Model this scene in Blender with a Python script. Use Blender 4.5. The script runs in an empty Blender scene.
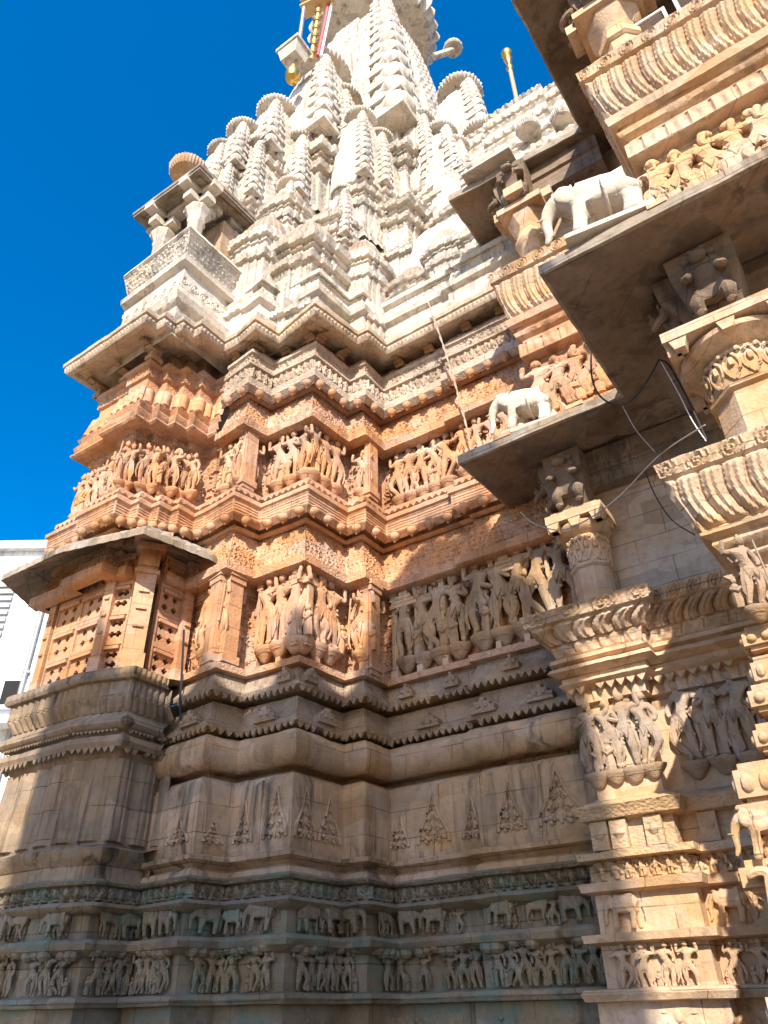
import bpy, bmesh, math, random
import numpy as np
from mathutils import Vector, Matrix
random.seed(7); RS = np.random.RandomState(5)
R = math.radians
S = bpy.context.scene
COL = S.collection

# ------------------------------------------------------------------ camera geometry
F, PITCH, ROLL, EYE = 750.0, R(34), R(-1), 1.6
CP, SP, CR, SR = math.cos(PITCH), math.sin(PITCH), math.cos(ROLL), math.sin(ROLL)
def ray(x, y):
    u, v = (x-384)/F, (512-y)/F
    u, v = u*CR - v*SR, u*SR + v*CR
    return np.array([u, CP - v*SP, SP + v*CP])
def atz(x, y, z):
    d = ray(x, y); return np.array([0, 0, EYE]) + d*((z-EYE)/d[2])
def aty(x, y, Y):
    d = ray(x, y); return np.array([0, 0, EYE]) + d*(Y/d[1])
def zr(y, off=0.0):                      # height of a moulding read at the re-entrant corner of the tower
    return aty(388, y, 8.74 - 1.36*off)[2]

A = np.array([math.sin(R(123.5)), math.cos(R(123.5))])      # along the long faces, to the right and nearer
B = np.array([math.sin(R(36)), math.cos(R(36))])            # along the short faces, to the right and away
def ab(p, a=0.0, b=0.0): return np.array([p[0]+A[0]*a+B[0]*b, p[1]+A[1]*a+B[1]*b])

# ------------------------------------------------------------------ materials
def stone(name, c1, c2, stain=0.35, stain_col=(.05,.04,.032), patch=0.0, patch_col=(.10,.20,.17), bump=0.5, carve=0.0, cscale=14.0, rough=0.9, pale=0.0, joint=True):
    m = bpy.data.materials.new(name); m.use_nodes = True
    nt = m.node_tree; N = nt.nodes; L = nt.links; N.clear()
    out = N.new('ShaderNodeOutputMaterial'); p = N.new('ShaderNodeBsdfPrincipled')
    p.inputs['Roughness'].default_value = rough
    p.inputs['Specular IOR Level'].default_value = 0.25
    L.new(p.outputs[0], out.inputs[0])
    geo = N.new('ShaderNodeNewGeometry')
    def mapped(sc):
        v = N.new('ShaderNodeVectorMath'); v.operation = 'MULTIPLY'; v.inputs[1].default_value = sc
        L.new(geo.outputs['Position'], v.inputs[0]); return v.outputs[0]
    def noise(sc, scale, det=6, ro=.6, dist=0):
        n = N.new('ShaderNodeTexNoise'); n.inputs['Scale'].default_value = scale; n.inputs['Detail'].default_value = det
        n.inputs['Roughness'].default_value = ro; n.inputs['Distortion'].default_value = dist
        L.new(mapped(sc), n.inputs['Vector']); return n.outputs[0]
    def ramp(x, a, b):
        r = N.new('ShaderNodeMapRange'); r.inputs['From Min'].default_value = a; r.inputs['From Max'].default_value = b
        L.new(x, r.inputs['Value']); return r.outputs[0]
    def mul(x, k):
        r = N.new('ShaderNodeMath'); r.operation = 'MULTIPLY'; L.new(x, r.inputs[0])
        if isinstance(k, (int, float)): r.inputs[1].default_value = k
        else: L.new(k, r.inputs[1])
        return r.outputs[0]
    def mix(f, c_a, c_b):
        r = N.new('ShaderNodeMix'); r.data_type = 'RGBA'; L.new(f, r.inputs['Factor'])
        for k, c in ((6, c_a), (7, c_b)):
            if isinstance(c, tuple): r.inputs[k].default_value = (*c, 1)
            else: L.new(c, r.inputs[k])
        return r.outputs[2]
    col = mix(ramp(noise((1,1,1.6), 1.3, 5), .32, .68), c1, c2)
    # block to block variation of the ashlar
    blk = N.new('ShaderNodeTexVoronoi'); blk.inputs['Scale'].default_value = 1.0; blk.distance = 'CHEBYCHEV'
    L.new(mapped((1.6,1.6,3.1)), blk.inputs['Vector'])
    sep = N.new('ShaderNodeSeparateColor'); L.new(blk.outputs['Color'], sep.inputs[0])
    hs = N.new('ShaderNodeHueSaturation'); L.new(col, hs.inputs['Color'])
    L.new(N_range(nt, sep.outputs[0], .80, 1.14), hs.inputs['Value']); L.new(N_range(nt, sep.outputs[1], .8, 1.15), hs.inputs['Saturation'])
    col = hs.outputs[0]
    dk = tuple(c*.55 for c in c1)
    col = mix(mul(ramp(noise((1,1,1), 11, 6, .7), .48, .72), .7), col, dk)
    if pale: col = mix(mul(ramp(noise((1,1,.8), 2.3, 7, .65), .48, .66), pale), col, (.68,.63,.56))
    if stain:
        st = mul(ramp(noise((5,5,.45), 1.0, 6, .65, .8), .50, .64), ramp(noise((1,1,1), .9, 3), .36, .6))
        col = mix(mul(st, stain), col, stain_col)
    if patch: col = mix(mul(ramp(noise((1.3,1.3,2.6), 1.5, 5, .6), .52, .62), patch), col, patch_col)
    dt = N.new('ShaderNodeVectorMath'); dt.operation = 'DOT_PRODUCT'; dt.inputs[1].default_value = (A[0]+B[0], A[1]+B[1], 0); L.new(geo.outputs['Position'], dt.inputs[0])
    sx = N.new('ShaderNodeSeparateXYZ'); L.new(geo.outputs['Position'], sx.inputs[0]); cx = N.new('ShaderNodeCombineXYZ'); L.new(dt.outputs['Value'], cx.inputs[0]); L.new(sx.outputs[2], cx.inputs[1])
    bk = N.new('ShaderNodeTexBrick'); bk.inputs['Scale'].default_value = 1; bk.inputs['Brick Width'].default_value = .62; bk.inputs['Row Height'].default_value = .29; bk.inputs['Mortar Size'].default_value = .006; bk.inputs['Mortar Smooth'].default_value = .3
    bk.offset = .43; L.new(cx.outputs[0], bk.inputs['Vector'])
    jf = mul(bk.outputs['Fac'], ramp(noise((1,1,1), 1.7, 4), .38, .58))
    col = mix(mul(jf, .75 if joint else 0), col, tuple(c*.25 for c in c2))
    L.new(col, p.inputs['Base Color'])
    h = mul(noise((1,1,1), 24, 9, .72), 1.0)
    vor = N.new('ShaderNodeTexVoronoi'); vor.inputs['Scale'].default_value = 40; L.new(mapped((1,1,1)), vor.inputs['Vector'])
    ad = N.new('ShaderNodeMath'); ad.operation = 'ADD'; L.new(h, ad.inputs[0]); L.new(mul(vor.outputs['Distance'], .25), ad.inputs[1])
    hh = ad.outputs[0]
    b1 = N.new('ShaderNodeBump'); b1.inputs['Strength'].default_value = bump; b1.inputs['Distance'].default_value = .02
    L.new(hh, b1.inputs['Height'])
    if carve:
        v2 = N.new('ShaderNodeTexVoronoi'); v2.feature = 'SMOOTH_F1'; v2.inputs['Scale'].default_value = cscale
        v2.inputs['Smoothness'].default_value = .35; L.new(mapped((1,1,1.25)), v2.inputs['Vector'])
        b2 = N.new('ShaderNodeBump'); b2.inputs['Strength'].default_value = carve; b2.inputs['Distance'].default_value = .03
        b2.invert = True
        L.new(v2.outputs['Distance'], b2.inputs['Height']); L.new(b2.outputs[0], b1.inputs['Normal'])
    L.new(b1.outputs[0], p.inputs['Normal'])
    return m
def N_range(nt, x, a, b):
    r = nt.nodes.new('ShaderNodeMapRange'); r.inputs['To Min'].default_value = a; r.inputs['To Max'].default_value = b
    nt.links.new(x, r.inputs['Value']); return r.outputs[0]
def plain(name, c, rough=.5, metal=0, noise=.25):
    m = bpy.data.materials.new(name); m.use_nodes = True; nt = m.node_tree
    p = nt.nodes['Principled BSDF']; p.inputs['Roughness'].default_value = rough; p.inputs['Metallic'].default_value = metal
    n = nt.nodes.new('ShaderNodeTexNoise'); n.inputs['Scale'].default_value = 6; n.inputs['Detail'].default_value = 6
    g = nt.nodes.new('ShaderNodeNewGeometry'); nt.links.new(g.outputs['Position'], n.inputs['Vector'])
    mx = nt.nodes.new('ShaderNodeMix'); mx.data_type = 'RGBA'
    mx.inputs[6].default_value = (*[x*(1-noise) for x in c], 1); mx.inputs[7].default_value = (*[min(1, x*(1+noise)) for x in c], 1)
    nt.links.new(n.outputs[0], mx.inputs[0]); nt.links.new(mx.outputs[2], p.inputs['Base Color'])
    return m
M = dict(
  cream = stone('cream_stone', (.60,.545,.46), (.54,.45,.35), .8, (.15,.14,.13), bump=.55, pale=.45),
  creamc = stone('cream_carved_stone', (.60,.545,.46), (.54,.45,.35), .8, (.15,.14,.13), bump=.55, carve=.5, cscale=26, pale=.45),
  rust = stone('rust_stone', (.44,.33,.25), (.36,.27,.20), .5, bump=.5, carve=.35, cscale=30),
  eave = stone('eave_stone', (.56,.43,.30), (.46,.34,.235), .6, bump=.5, pale=.35),
  orange = stone('orange_sandstone', (.60,.335,.185), (.50,.26,.14), .45, bump=.5, pale=.12),
  orangec = stone('orange_carved_sandstone', (.58,.32,.175), (.47,.245,.13), .45, bump=.55, carve=.4, cscale=34, pale=.12),
  statue = stone('carved_statue_stone', (.60,.335,.185), (.49,.265,.15), .4, bump=.4, carve=.15, cscale=70, pale=.12, joint=False),
  statuet = stone('tan_statue_stone', (.44,.295,.175), (.34,.225,.135), .45, bump=.4, carve=.15, cscale=70, pale=.2, joint=False),
  grey = stone('grey_lace_stone', (.50,.39,.29), (.42,.31,.225), .45, bump=.5, carve=.35, cscale=32, pale=.25),
  brown = stone('weathered_brown_stone', (.50,.325,.185), (.37,.245,.14), .8, bump=.5, pale=.12),
  brownc = stone('weathered_carved_stone', (.37,.25,.15), (.27,.185,.115), .65, bump=.55, carve=.4, cscale=30, pale=.15),
  foot = stone('stained_foot_stone', (.31,.215,.13), (.21,.15,.095), .95, bump=.55, pale=.08),
  green = stone('green_stained_stone', (.28,.21,.13), (.195,.155,.10), .6, patch=.5, patch_col=(.12,.20,.155), bump=.55, pale=.12),
  greenc = stone('green_carved_stone', (.27,.20,.125), (.19,.15,.10), .6, patch=.5, patch_col=(.12,.20,.155), bump=.55, carve=.4, cscale=30, pale=.1),
  tan = stone('tan_porch_stone', (.61,.405,.235), (.52,.325,.18), .35, bump=.5, pale=.28),
  tanc = stone('tan_carved_stone', (.60,.41,.24), (.52,.34,.19), .4, bump=.5, carve=.35, cscale=30, pale=.25),
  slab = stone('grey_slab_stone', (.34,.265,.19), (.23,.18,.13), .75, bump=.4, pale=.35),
  soffit = stone('shaded_soffit_stone', (.27,.185,.12), (.165,.12,.085), .75, bump=.5, pale=.12),  # stained stone; base colour also carries the shade and brown bounce under the eaves
  plaster = stone('tan_plaster', (.50,.38,.27), (.45,.33,.23), .3, bump=.2, pale=.2),
  white = stone('pale_marble', (.72,.64,.52), (.60,.49,.36), .7, (.20,.15,.10), bump=.5, pale=.3, joint=False),
  limewash = stone('limewash', (.78,.79,.80), (.66,.68,.70), .7, (.35,.36,.36), bump=.15, joint=False),
  ground = stone('paving_stone', (.58,.44,.29), (.52,.39,.26), .5, bump=.4),
  brass = plain('brass', (.62,.38,.10), .35, .9), brassw = plain('gilded_paint', (.50,.33,.16), .5, .2),
  red = plain('red_paint', (.5,.05,.06), .6), pink = plain('white_paint', (.75,.7,.68), .6),
  dark = plain('dark_void', (.012,.011,.010), .9), wire = plain('black_cable', (.015,.015,.016), .5),
  rope = plain('pale_rope', (.42,.35,.26), .9), string = plain('grey_string', (.35,.32,.29), .8),
  mesh = plain('rusty_mesh', (.22,.17,.12), .6, .3), metal = plain('grey_metal', (.33,.33,.32), .5, .5),
)
# ------------------------------------------------------------------ object helpers
def wloc(o):
    v = Vector((0,0,0))
    while o is not None: v = v + o.location; o = o.parent
    return v
def link(name, me, mat=None, parent=None):
    if mat is not None and not me.materials: me.materials.append(mat)
    o = bpy.data.objects.new(name, me); COL.objects.link(o)
    if parent is not None: o.parent = parent; o.location = -wloc(parent)
    return o
def tag(o, label, cat, group=None, kind=None):
    o['label'] = label; o['category'] = cat
    if group: o['group'] = group
    if kind: o['kind'] = kind
    return o
def thing(name, label, cat, loc=(0,0,0), group=None):
    o = bpy.data.objects.new(name, None); COL.objects.link(o); o.location = loc; o.empty_display_size = .2
    return tag(o, label, cat, group)
def finish(me, ang=38):
    me.shade_smooth(); me.set_sharp_from_angle(angle=R(ang)); return me
def mesh_np(name, V, Q):
    me = bpy.data.meshes.new(name)
    V = np.asarray(V, np.float32); Q = np.asarray(Q, np.int32)
    me.vertices.add(len(V)); me.vertices.foreach_set('co', V.ravel())
    k = Q.shape[1]
    me.loops.add(Q.size); me.loops.foreach_set('vertex_index', Q.ravel())
    me.polygons.add(len(Q)); me.polygons.foreach_set('loop_start', np.arange(0, Q.size, k, dtype=np.int32))
    me.update(calc_edges=True); me.validate()
    return me
def mesh_py(name, V, Fs):
    me = bpy.data.meshes.new(name); me.from_pydata([tuple(map(float, v)) for v in V], [], Fs); me.update(); return me

_T = RS.rand(64,64,64).astype(np.float32)
def vnoise(x, y, z):
    xi, yi, zi = np.floor(x).astype(int), np.floor(y).astype(int), np.floor(z).astype(int)
    fx, fy, fz = x-xi, y-yi, z-zi
    fx, fy, fz = fx*fx*(3-2*fx), fy*fy*(3-2*fy), fz*fz*(3-2*fz)
    g = lambda a,b,c: _T[(xi+a)&63, (yi+b)&63, (zi+c)&63]
    l = lambda a,b,t: a+(b-a)*t
    return l(l(l(g(0,0,0),g(1,0,0),fx), l(g(0,1,0),g(1,1,0),fx), fy), l(l(g(0,0,1),g(1,0,1),fx), l(g(0,1,1),g(1,1,1),fx), fy), fz)*2-1
def sst(x, a, b):
    t = np.clip((x-a)/(b-a), 0, 1); return t*t*(3-2*t)

# surface patterns cut into a band: s runs along the wall, t up the band, T its height (metres)
def pat(tag_, s, t, T):
    pi = np.pi
    if tag_ in ('lace', 'lace2', 'lace3'):
        L = {'lace':.085, 'lace2':.078, 'lace3':.13}[tag_]; am = {'lace':.020, 'lace2':.022, 'lace3':.034}[tag_]
        nr_ = np.maximum(1, np.round(T/L)); Lz = T/nr_
        w1 = s + .25*L*np.sin(t*23+s*3); cu, cv = np.floor(w1/L), np.floor(t/Lz); u, v = w1/L-cu-.5, t/Lz-cv-.5
        h = np.abs(np.sin(cu*12.9898+cv*78.233+np.floor(s/.6)*3.1)*43758.5) % 1
        r = np.sqrt(u*u+v*v); th = np.arctan2(v, u)
        ring = sst(.11-np.abs(r-.30), 0, .06); dot = sst(.26-r, 0, .08); cross = sst(.11-np.minimum(np.abs(u), np.abs(v)), 0, .05)*(r < .46)
        dia = sst(.42-np.abs(u)-np.abs(v), 0, .08)*(1-sst(.14-r, 0, .05)); petal = sst(.20+.17*np.cos(4*th)-r, 0, .08); arch = sst(.10-np.abs(np.sqrt(u*u+(v+.3)**2)-.42), 0, .05)
        d = np.where(h < .18, ring, np.where(h < .32, dot, np.where(h < .46, cross, np.where(h < .64, dia, np.where(h < .84, petal, arch)))))
        return am*d*(.7+.3*np.sin(h*40)) - am*.6
    if tag_ == 'flute': return .03*np.abs(np.sin(pi*s/.10))**.7 - .015
    if tag_ == 'bigflute': return .05*np.abs(np.sin(pi*s/.17))**.7 - .02
    if tag_ == 'ribs': 
        u = (s/.30) % 1; return .05*(1-np.abs(2*u-1)) + .012*(np.abs(((s/.15)%1)-.5) < .13)
    if tag_ == 'sleaf':
        u = s + .045*np.sin(pi*t/T*1.15) ; w = np.abs(np.sin(pi*u/.15)); e = sst(t/T, 0, .12)*sst(1-t/T, 0, .10)
        g = sst(.09-np.abs((u/.15+.5) % 1-.5), 0, .05)
        return e*(.030*w**.6 + .010*np.cos(2*pi*u/.05) - .03*g) - .015*(1-e)
    if tag_ == 'scroll':
        u = s/.22; c = u - np.floor(u) - .5; v = (t/T-.5)*T/.22 + .12*np.sin(2*pi*u)
        rr = np.sqrt(c*c+v*v); th = np.arctan2(v, c)
        return .014*np.sin(rr*38 + th) * sst(.5-rr, 0, .1)
    if tag_ == 'scallop': return .016*np.abs(np.sin(pi*s/.09)) - .006
    if tag_ == 'block': return -.018*(np.abs(((s/.22) % 1)-.5) > .44) + .012*np.sin(2*pi*s/.11)*np.sin(pi*t/T)
    if tag_ == 'crowd':
        L = .115; c = (s/L) % 1 - .5; k = np.floor(s/L)
        lean = .16*np.sin(k*2.7); v = t/T
        body = sst(.26 - np.abs(c - lean*(v-.5)) * (1.1-.35*np.cos(v*6+k)), -.02, .12)
        head = sst(.16 - np.sqrt((c-lean*.35)**2 + ((v-.82)*T/L)**2), -.02, .06)
        legs = -.6*sst(.07-np.abs(c), 0, .04)*sst(.42-v, 0, .1)
        arm = .7*sst(.09-np.abs(np.abs(c)-.28-.15*np.sin(k*1.9+v*9)), 0, .06)*sst(.3-np.abs(v-.55), 0, .1)
        return .05*np.clip(np.maximum(np.maximum(body*(v < .74), head), arm) + legs, 0, 1)
    if tag_ == 'studs':
        c = (s/.07) % 1 - .5; return .018*sst(.4-np.sqrt(c*c+((t/T-.5)*1.0)**2), 0, .15)
    if tag_ == 'lines': return .011*sst(np.sin(2*pi*t/.045), -.3, .3) - .006
    if tag_ == 'beads': return .012*np.abs(np.sin(pi*s/.05))
    return np.zeros_like(s)

def sweep_arrays(poly, prof, ds=.14, dt=.07, fine=.0135, closed=False, rough=.006):
    P = np.asarray(poly, float); n = len(P)
    segs = [(i, (i+1) % n) for i in range(n if closed else n-1)]
    nor = []
    for i, j in segs:
        d = P[j]-P[i]; d /= np.linalg.norm(d); nor.append((d[1], -d[0]))
    nor = np.array(nor)
    def mit(k):
        if closed: a, b = nor[k-1], nor[k % len(segs)]
        else:
            if k == 0: return nor[0]
            if k == n-1: return nor[-1]
            a, b = nor[k-1], nor[k]
        m = a+b; return m/max(.25, (1+a@b))
    mt = [mit(k) for k in range(n)]
    anyp = any(len(q) > 2 and q[2] for q in prof[:-1])
    step = fine if anyp else ds
    cA, cB, cs, cn, cw = [], [], [], [], []
    s0 = 0
    for q, (i, j) in enumerate(segs):
        Ln = np.linalg.norm(P[j]-P[i]); m = max(1, int(math.ceil(Ln/step)))
        tau = np.linspace(0, 1, m+1)
        if not (q == len(segs)-1 and not closed): tau = tau[:-1]
        cA.append(P[i]+(P[j]-P[i])*tau[:,None]); cB.append(mt[i]+(mt[j]-mt[i])*tau[:,None])
        cs.append(s0+tau*Ln); cn.append(np.repeat(nor[q][None], len(tau), 0)); cw.append(np.clip(np.minimum(tau, 1-tau)*Ln/.025, 0, 1)); s0 += Ln
    cA, cB, cs, cn, cw = map(np.concatenate, (cA, cB, cs, cn, cw))
    po, pz, pr, pn, pt, pT, pg = [], [], [], [], [], [], []
    for k in range(len(prof)-1):
        o0, z0 = prof[k][:2]; o1, z1 = prof[k+1][:2]; g = prof[k][2] if len(prof[k]) > 2 else None
        Ln = math.hypot(o1-o0, z1-z0)
        if Ln < 1e-6: continue
        m = max(1, int(math.ceil(Ln/(fine if g else dt)))); tau = np.linspace(0, 1, m+1)[:-1]
        for x in tau:
            po.append(o0+(o1-o0)*x); pz.append(z0+(z1-z0)*x); pr.append((z1-z0)/Ln); pn.append(-(o1-o0)/Ln); pt.append(Ln*x); pT.append(Ln); pg.append(g if x > 0 else None)
    po.append(prof[-1][0]); pz.append(prof[-1][1]); pr.append(1); pn.append(0); pt.append(0); pT.append(1); pg.append(None)
    po, pz, pr, pn, pt, pT = map(np.array, (po, pz, pr, pn, pt, pT))
    nc, npf = len(cs), len(po)
    D = np.zeros((nc, npf))
    for g in set(pg):
        if g is None: continue
        idx = [k for k in range(npf) if pg[k] == g]
        D[:, idx] = pat(g, cs[:,None]+0*pt[idx][None], pt[idx][None]+0*cs[:,None], pT[idx][None]) * cw[:,None]
    X = cA[:,0][:,None]+cB[:,0][:,None]*po[None]; Y = cA[:,1][:,None]+cB[:,1][:,None]*po[None]; Z = pz[None]+0*X
    if rough:
        D = D + rough*(vnoise(X*5, Y*5, Z*5) + .6*vnoise(X*17+9, Y*17, Z*17))
        Z = Z + rough*1.2*vnoise(X*1.3+4, Y*1.3, Z*.2)
    X = X + cn[:,0][:,None]*D*pr[None]; Y = Y + cn[:,1][:,None]*D*pr[None]; Z = Z + D*pn[None]
    V = np.stack([X, Y, Z], -1).reshape(-1, 3)
    c = np.arange(nc if closed else nc-1); k = np.arange(npf-1)
    c0 = c[:,None]; c1 = (c0+1) % nc
    Q = np.stack([c0*npf+k, c1*npf+k, c1*npf+k+1, c0*npf+k+1], -1).reshape(-1, 4)
    return V, Q
def sweep(name, poly, prof, mat, parent=None, **kw):
    V, Q = sweep_arrays(poly, prof, **kw)
    return link(name, finish(mesh_np(name, V, Q)), mat, parent)

def along(poly, i, tau, off):
    P = np.asarray(poly, float); d = P[i+1]-P[i]; d = d/np.linalg.norm(d); n = np.array([d[1], -d[0]])
    p = P[i]+(P[i+1]-P[i])*tau + n*off
    return p, math.atan2(n[0], -n[1])
def seglen(poly, i): return float(np.linalg.norm(np.asarray(poly[i+1])-np.asarray(poly[i])))
def copy_at(me, name, parent, p, z, rot, sc, mat=None):
    o = bpy.data.objects.new(name, me); COL.objects.link(o)
    o.parent = parent
    o.location = Vector((p[0], p[1], z)) - wloc(parent) if parent is not None else Vector((p[0], p[1], z))
    o.rotation_euler = (0, 0, rot); o.scale = sc if hasattr(sc, '__len__') else (sc, sc, sc)
    return o

def join(o, mb):
    bm = bmesh.new(); bm.from_mesh(o.data); t = mb.mesh('t', 30); bm.from_mesh(t); bm.to_mesh(o.data); bm.free(); bpy.data.meshes.remove(t); return o
def wmat(o):
    m = Matrix.Identity(4)
    while o is not None: m = o.matrix_basis @ m; o = o.parent
    return m
# mesh builder made of simple solids
class MB:
    def __init__(s): s.V = []; s.F = []
    def add(s, V, Fs):
        n = len(s.V); s.V += [tuple(map(float, v)) for v in V]; s.F += [tuple(i+n for i in f) for f in Fs]; return s
    def box(s, c, d, rot=0, taper=1.0):
        x, y, z = d[0]/2, d[1]/2, d[2]/2; cs, sn = math.cos(rot), math.sin(rot); V = []
        for sz, k in ((-1, 1), (1, taper)):
            for sx, sy in ((-1,-1),(1,-1),(1,1),(-1,1)):
                X, Y = sx*x*k, sy*y*k; V.append((c[0]+X*cs-Y*sn, c[1]+X*sn+Y*cs, c[2]+sz*z))
        return s.add(V, [(3,2,1,0),(4,5,6,7),(0,1,5,4),(1,2,6,5),(2,3,7,6),(3,0,4,7)])
    def lathe(s, c, prof, n=14, sq=(1,1), a0=0):
        V = []; m = len(prof)
        for i in range(n):
            a = a0 + 2*math.pi*i/n
            for r, z in prof: V.append((c[0]+r*math.cos(a)*sq[0], c[1]+r*math.sin(a)*sq[1], c[2]+z))
        Fs = [(i*m+k, ((i+1)%n)*m+k, ((i+1)%n)*m+k+1, i*m+k+1) for i in range(n) for k in range(m-1)]
        Fs.append(tuple(i*m for i in range(n))[::-1]); Fs.append(tuple(i*m+m-1 for i in range(n)))
        return s.add(V, Fs)
    def ball(s, c, r, n=10, m=7):
        r = r if hasattr(r, '__len__') else (r, r, r)
        V = []; 
        for j in range(m+1):
            ph = math.pi*j/m
            for i in range(n):
                th = 2*math.pi*i/n
                V.append((c[0]+r[0]*math.sin(ph)*math.cos(th), c[1]+r[1]*math.sin(ph)*math.sin(th), c[2]+r[2]*math.cos(ph)))
        return s.add(V, [(j*n+i, (j+1)*n+i, (j+1)*n+(i+1)%n, j*n+(i+1)%n) for j in range(m) for i in range(n)])
    def tube(s, pts, r, n=6):
        pts = [Vector(p) for p in pts]; rs = r if hasattr(r, '__len__') else [r]*len(pts); V = []
        for k, p in enumerate(pts):
            d = (pts[min(k+1, len(pts)-1)]-pts[max(k-1, 0)]).normalized()
            u = d.cross(Vector((0,0,1)) if abs(d.z) < .9 else Vector((1,0,0))).normalized(); w = d.cross(u)
            for i in range(n):
                a = 2*math.pi*i/n; q = p+(u*math.cos(a)+w*math.sin(a))*rs[k]; V.append(q[:])
        m = len(pts)
        Fs = [(k*n+i, k*n+(i+1)%n, (k+1)*n+(i+1)%n, (k+1)*n+i) for k in range(m-1) for i in range(n)]
        Fs += [tuple(range(n))[::-1], tuple((m-1)*n+i for i in range(n))]
        return s.add(V, Fs)
    def prism(s, pts, vec):
        n = len(pts); pts = [np.array(p, float) for p in pts]; V = pts+[p+np.array(vec) for p in pts]
        return s.add(V, [tuple(range(n))[::-1], tuple(range(n, 2*n))]+[(i, (i+1)%n, n+(i+1)%n, n+i) for i in range(n)])
    def mesh(s, name, ang=38): return finish(mesh_py(name, s.V, s.F), ang)
    def build(s, name, mat, parent=None, ang=38): return link(name, s.mesh(name, ang), mat, parent)

def skinned(V, E, rad, level=1):
    me = bpy.data.meshes.new('tmp'); me.from_pydata(V, E, []); o = bpy.data.objects.new('tmp', me); COL.objects.link(o)
    sk = o.modifiers.new('s', 'SKIN'); sk.use_smooth_shade = True
    for i, v in enumerate(me.skin_vertices[0].data):
        r = rad[i]; v.radius = r if hasattr(r, '__len__') else (r, r); v.use_root = (i == 0)
    sb = o.modifiers.new('b', 'SUBSURF'); sb.levels = level
    dg = bpy.context.evaluated_depsgraph_get(); m2 = bpy.data.meshes.new_from_object(o.evaluated_get(dg))
    VV = [v.co[:] for v in m2.vertices]; FF = [tuple(p.vertices) for p in m2.polygons]
    bpy.data.objects.remove(o); bpy.data.meshes.remove(me); bpy.data.meshes.remove(m2)
    return VV, FF

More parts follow.
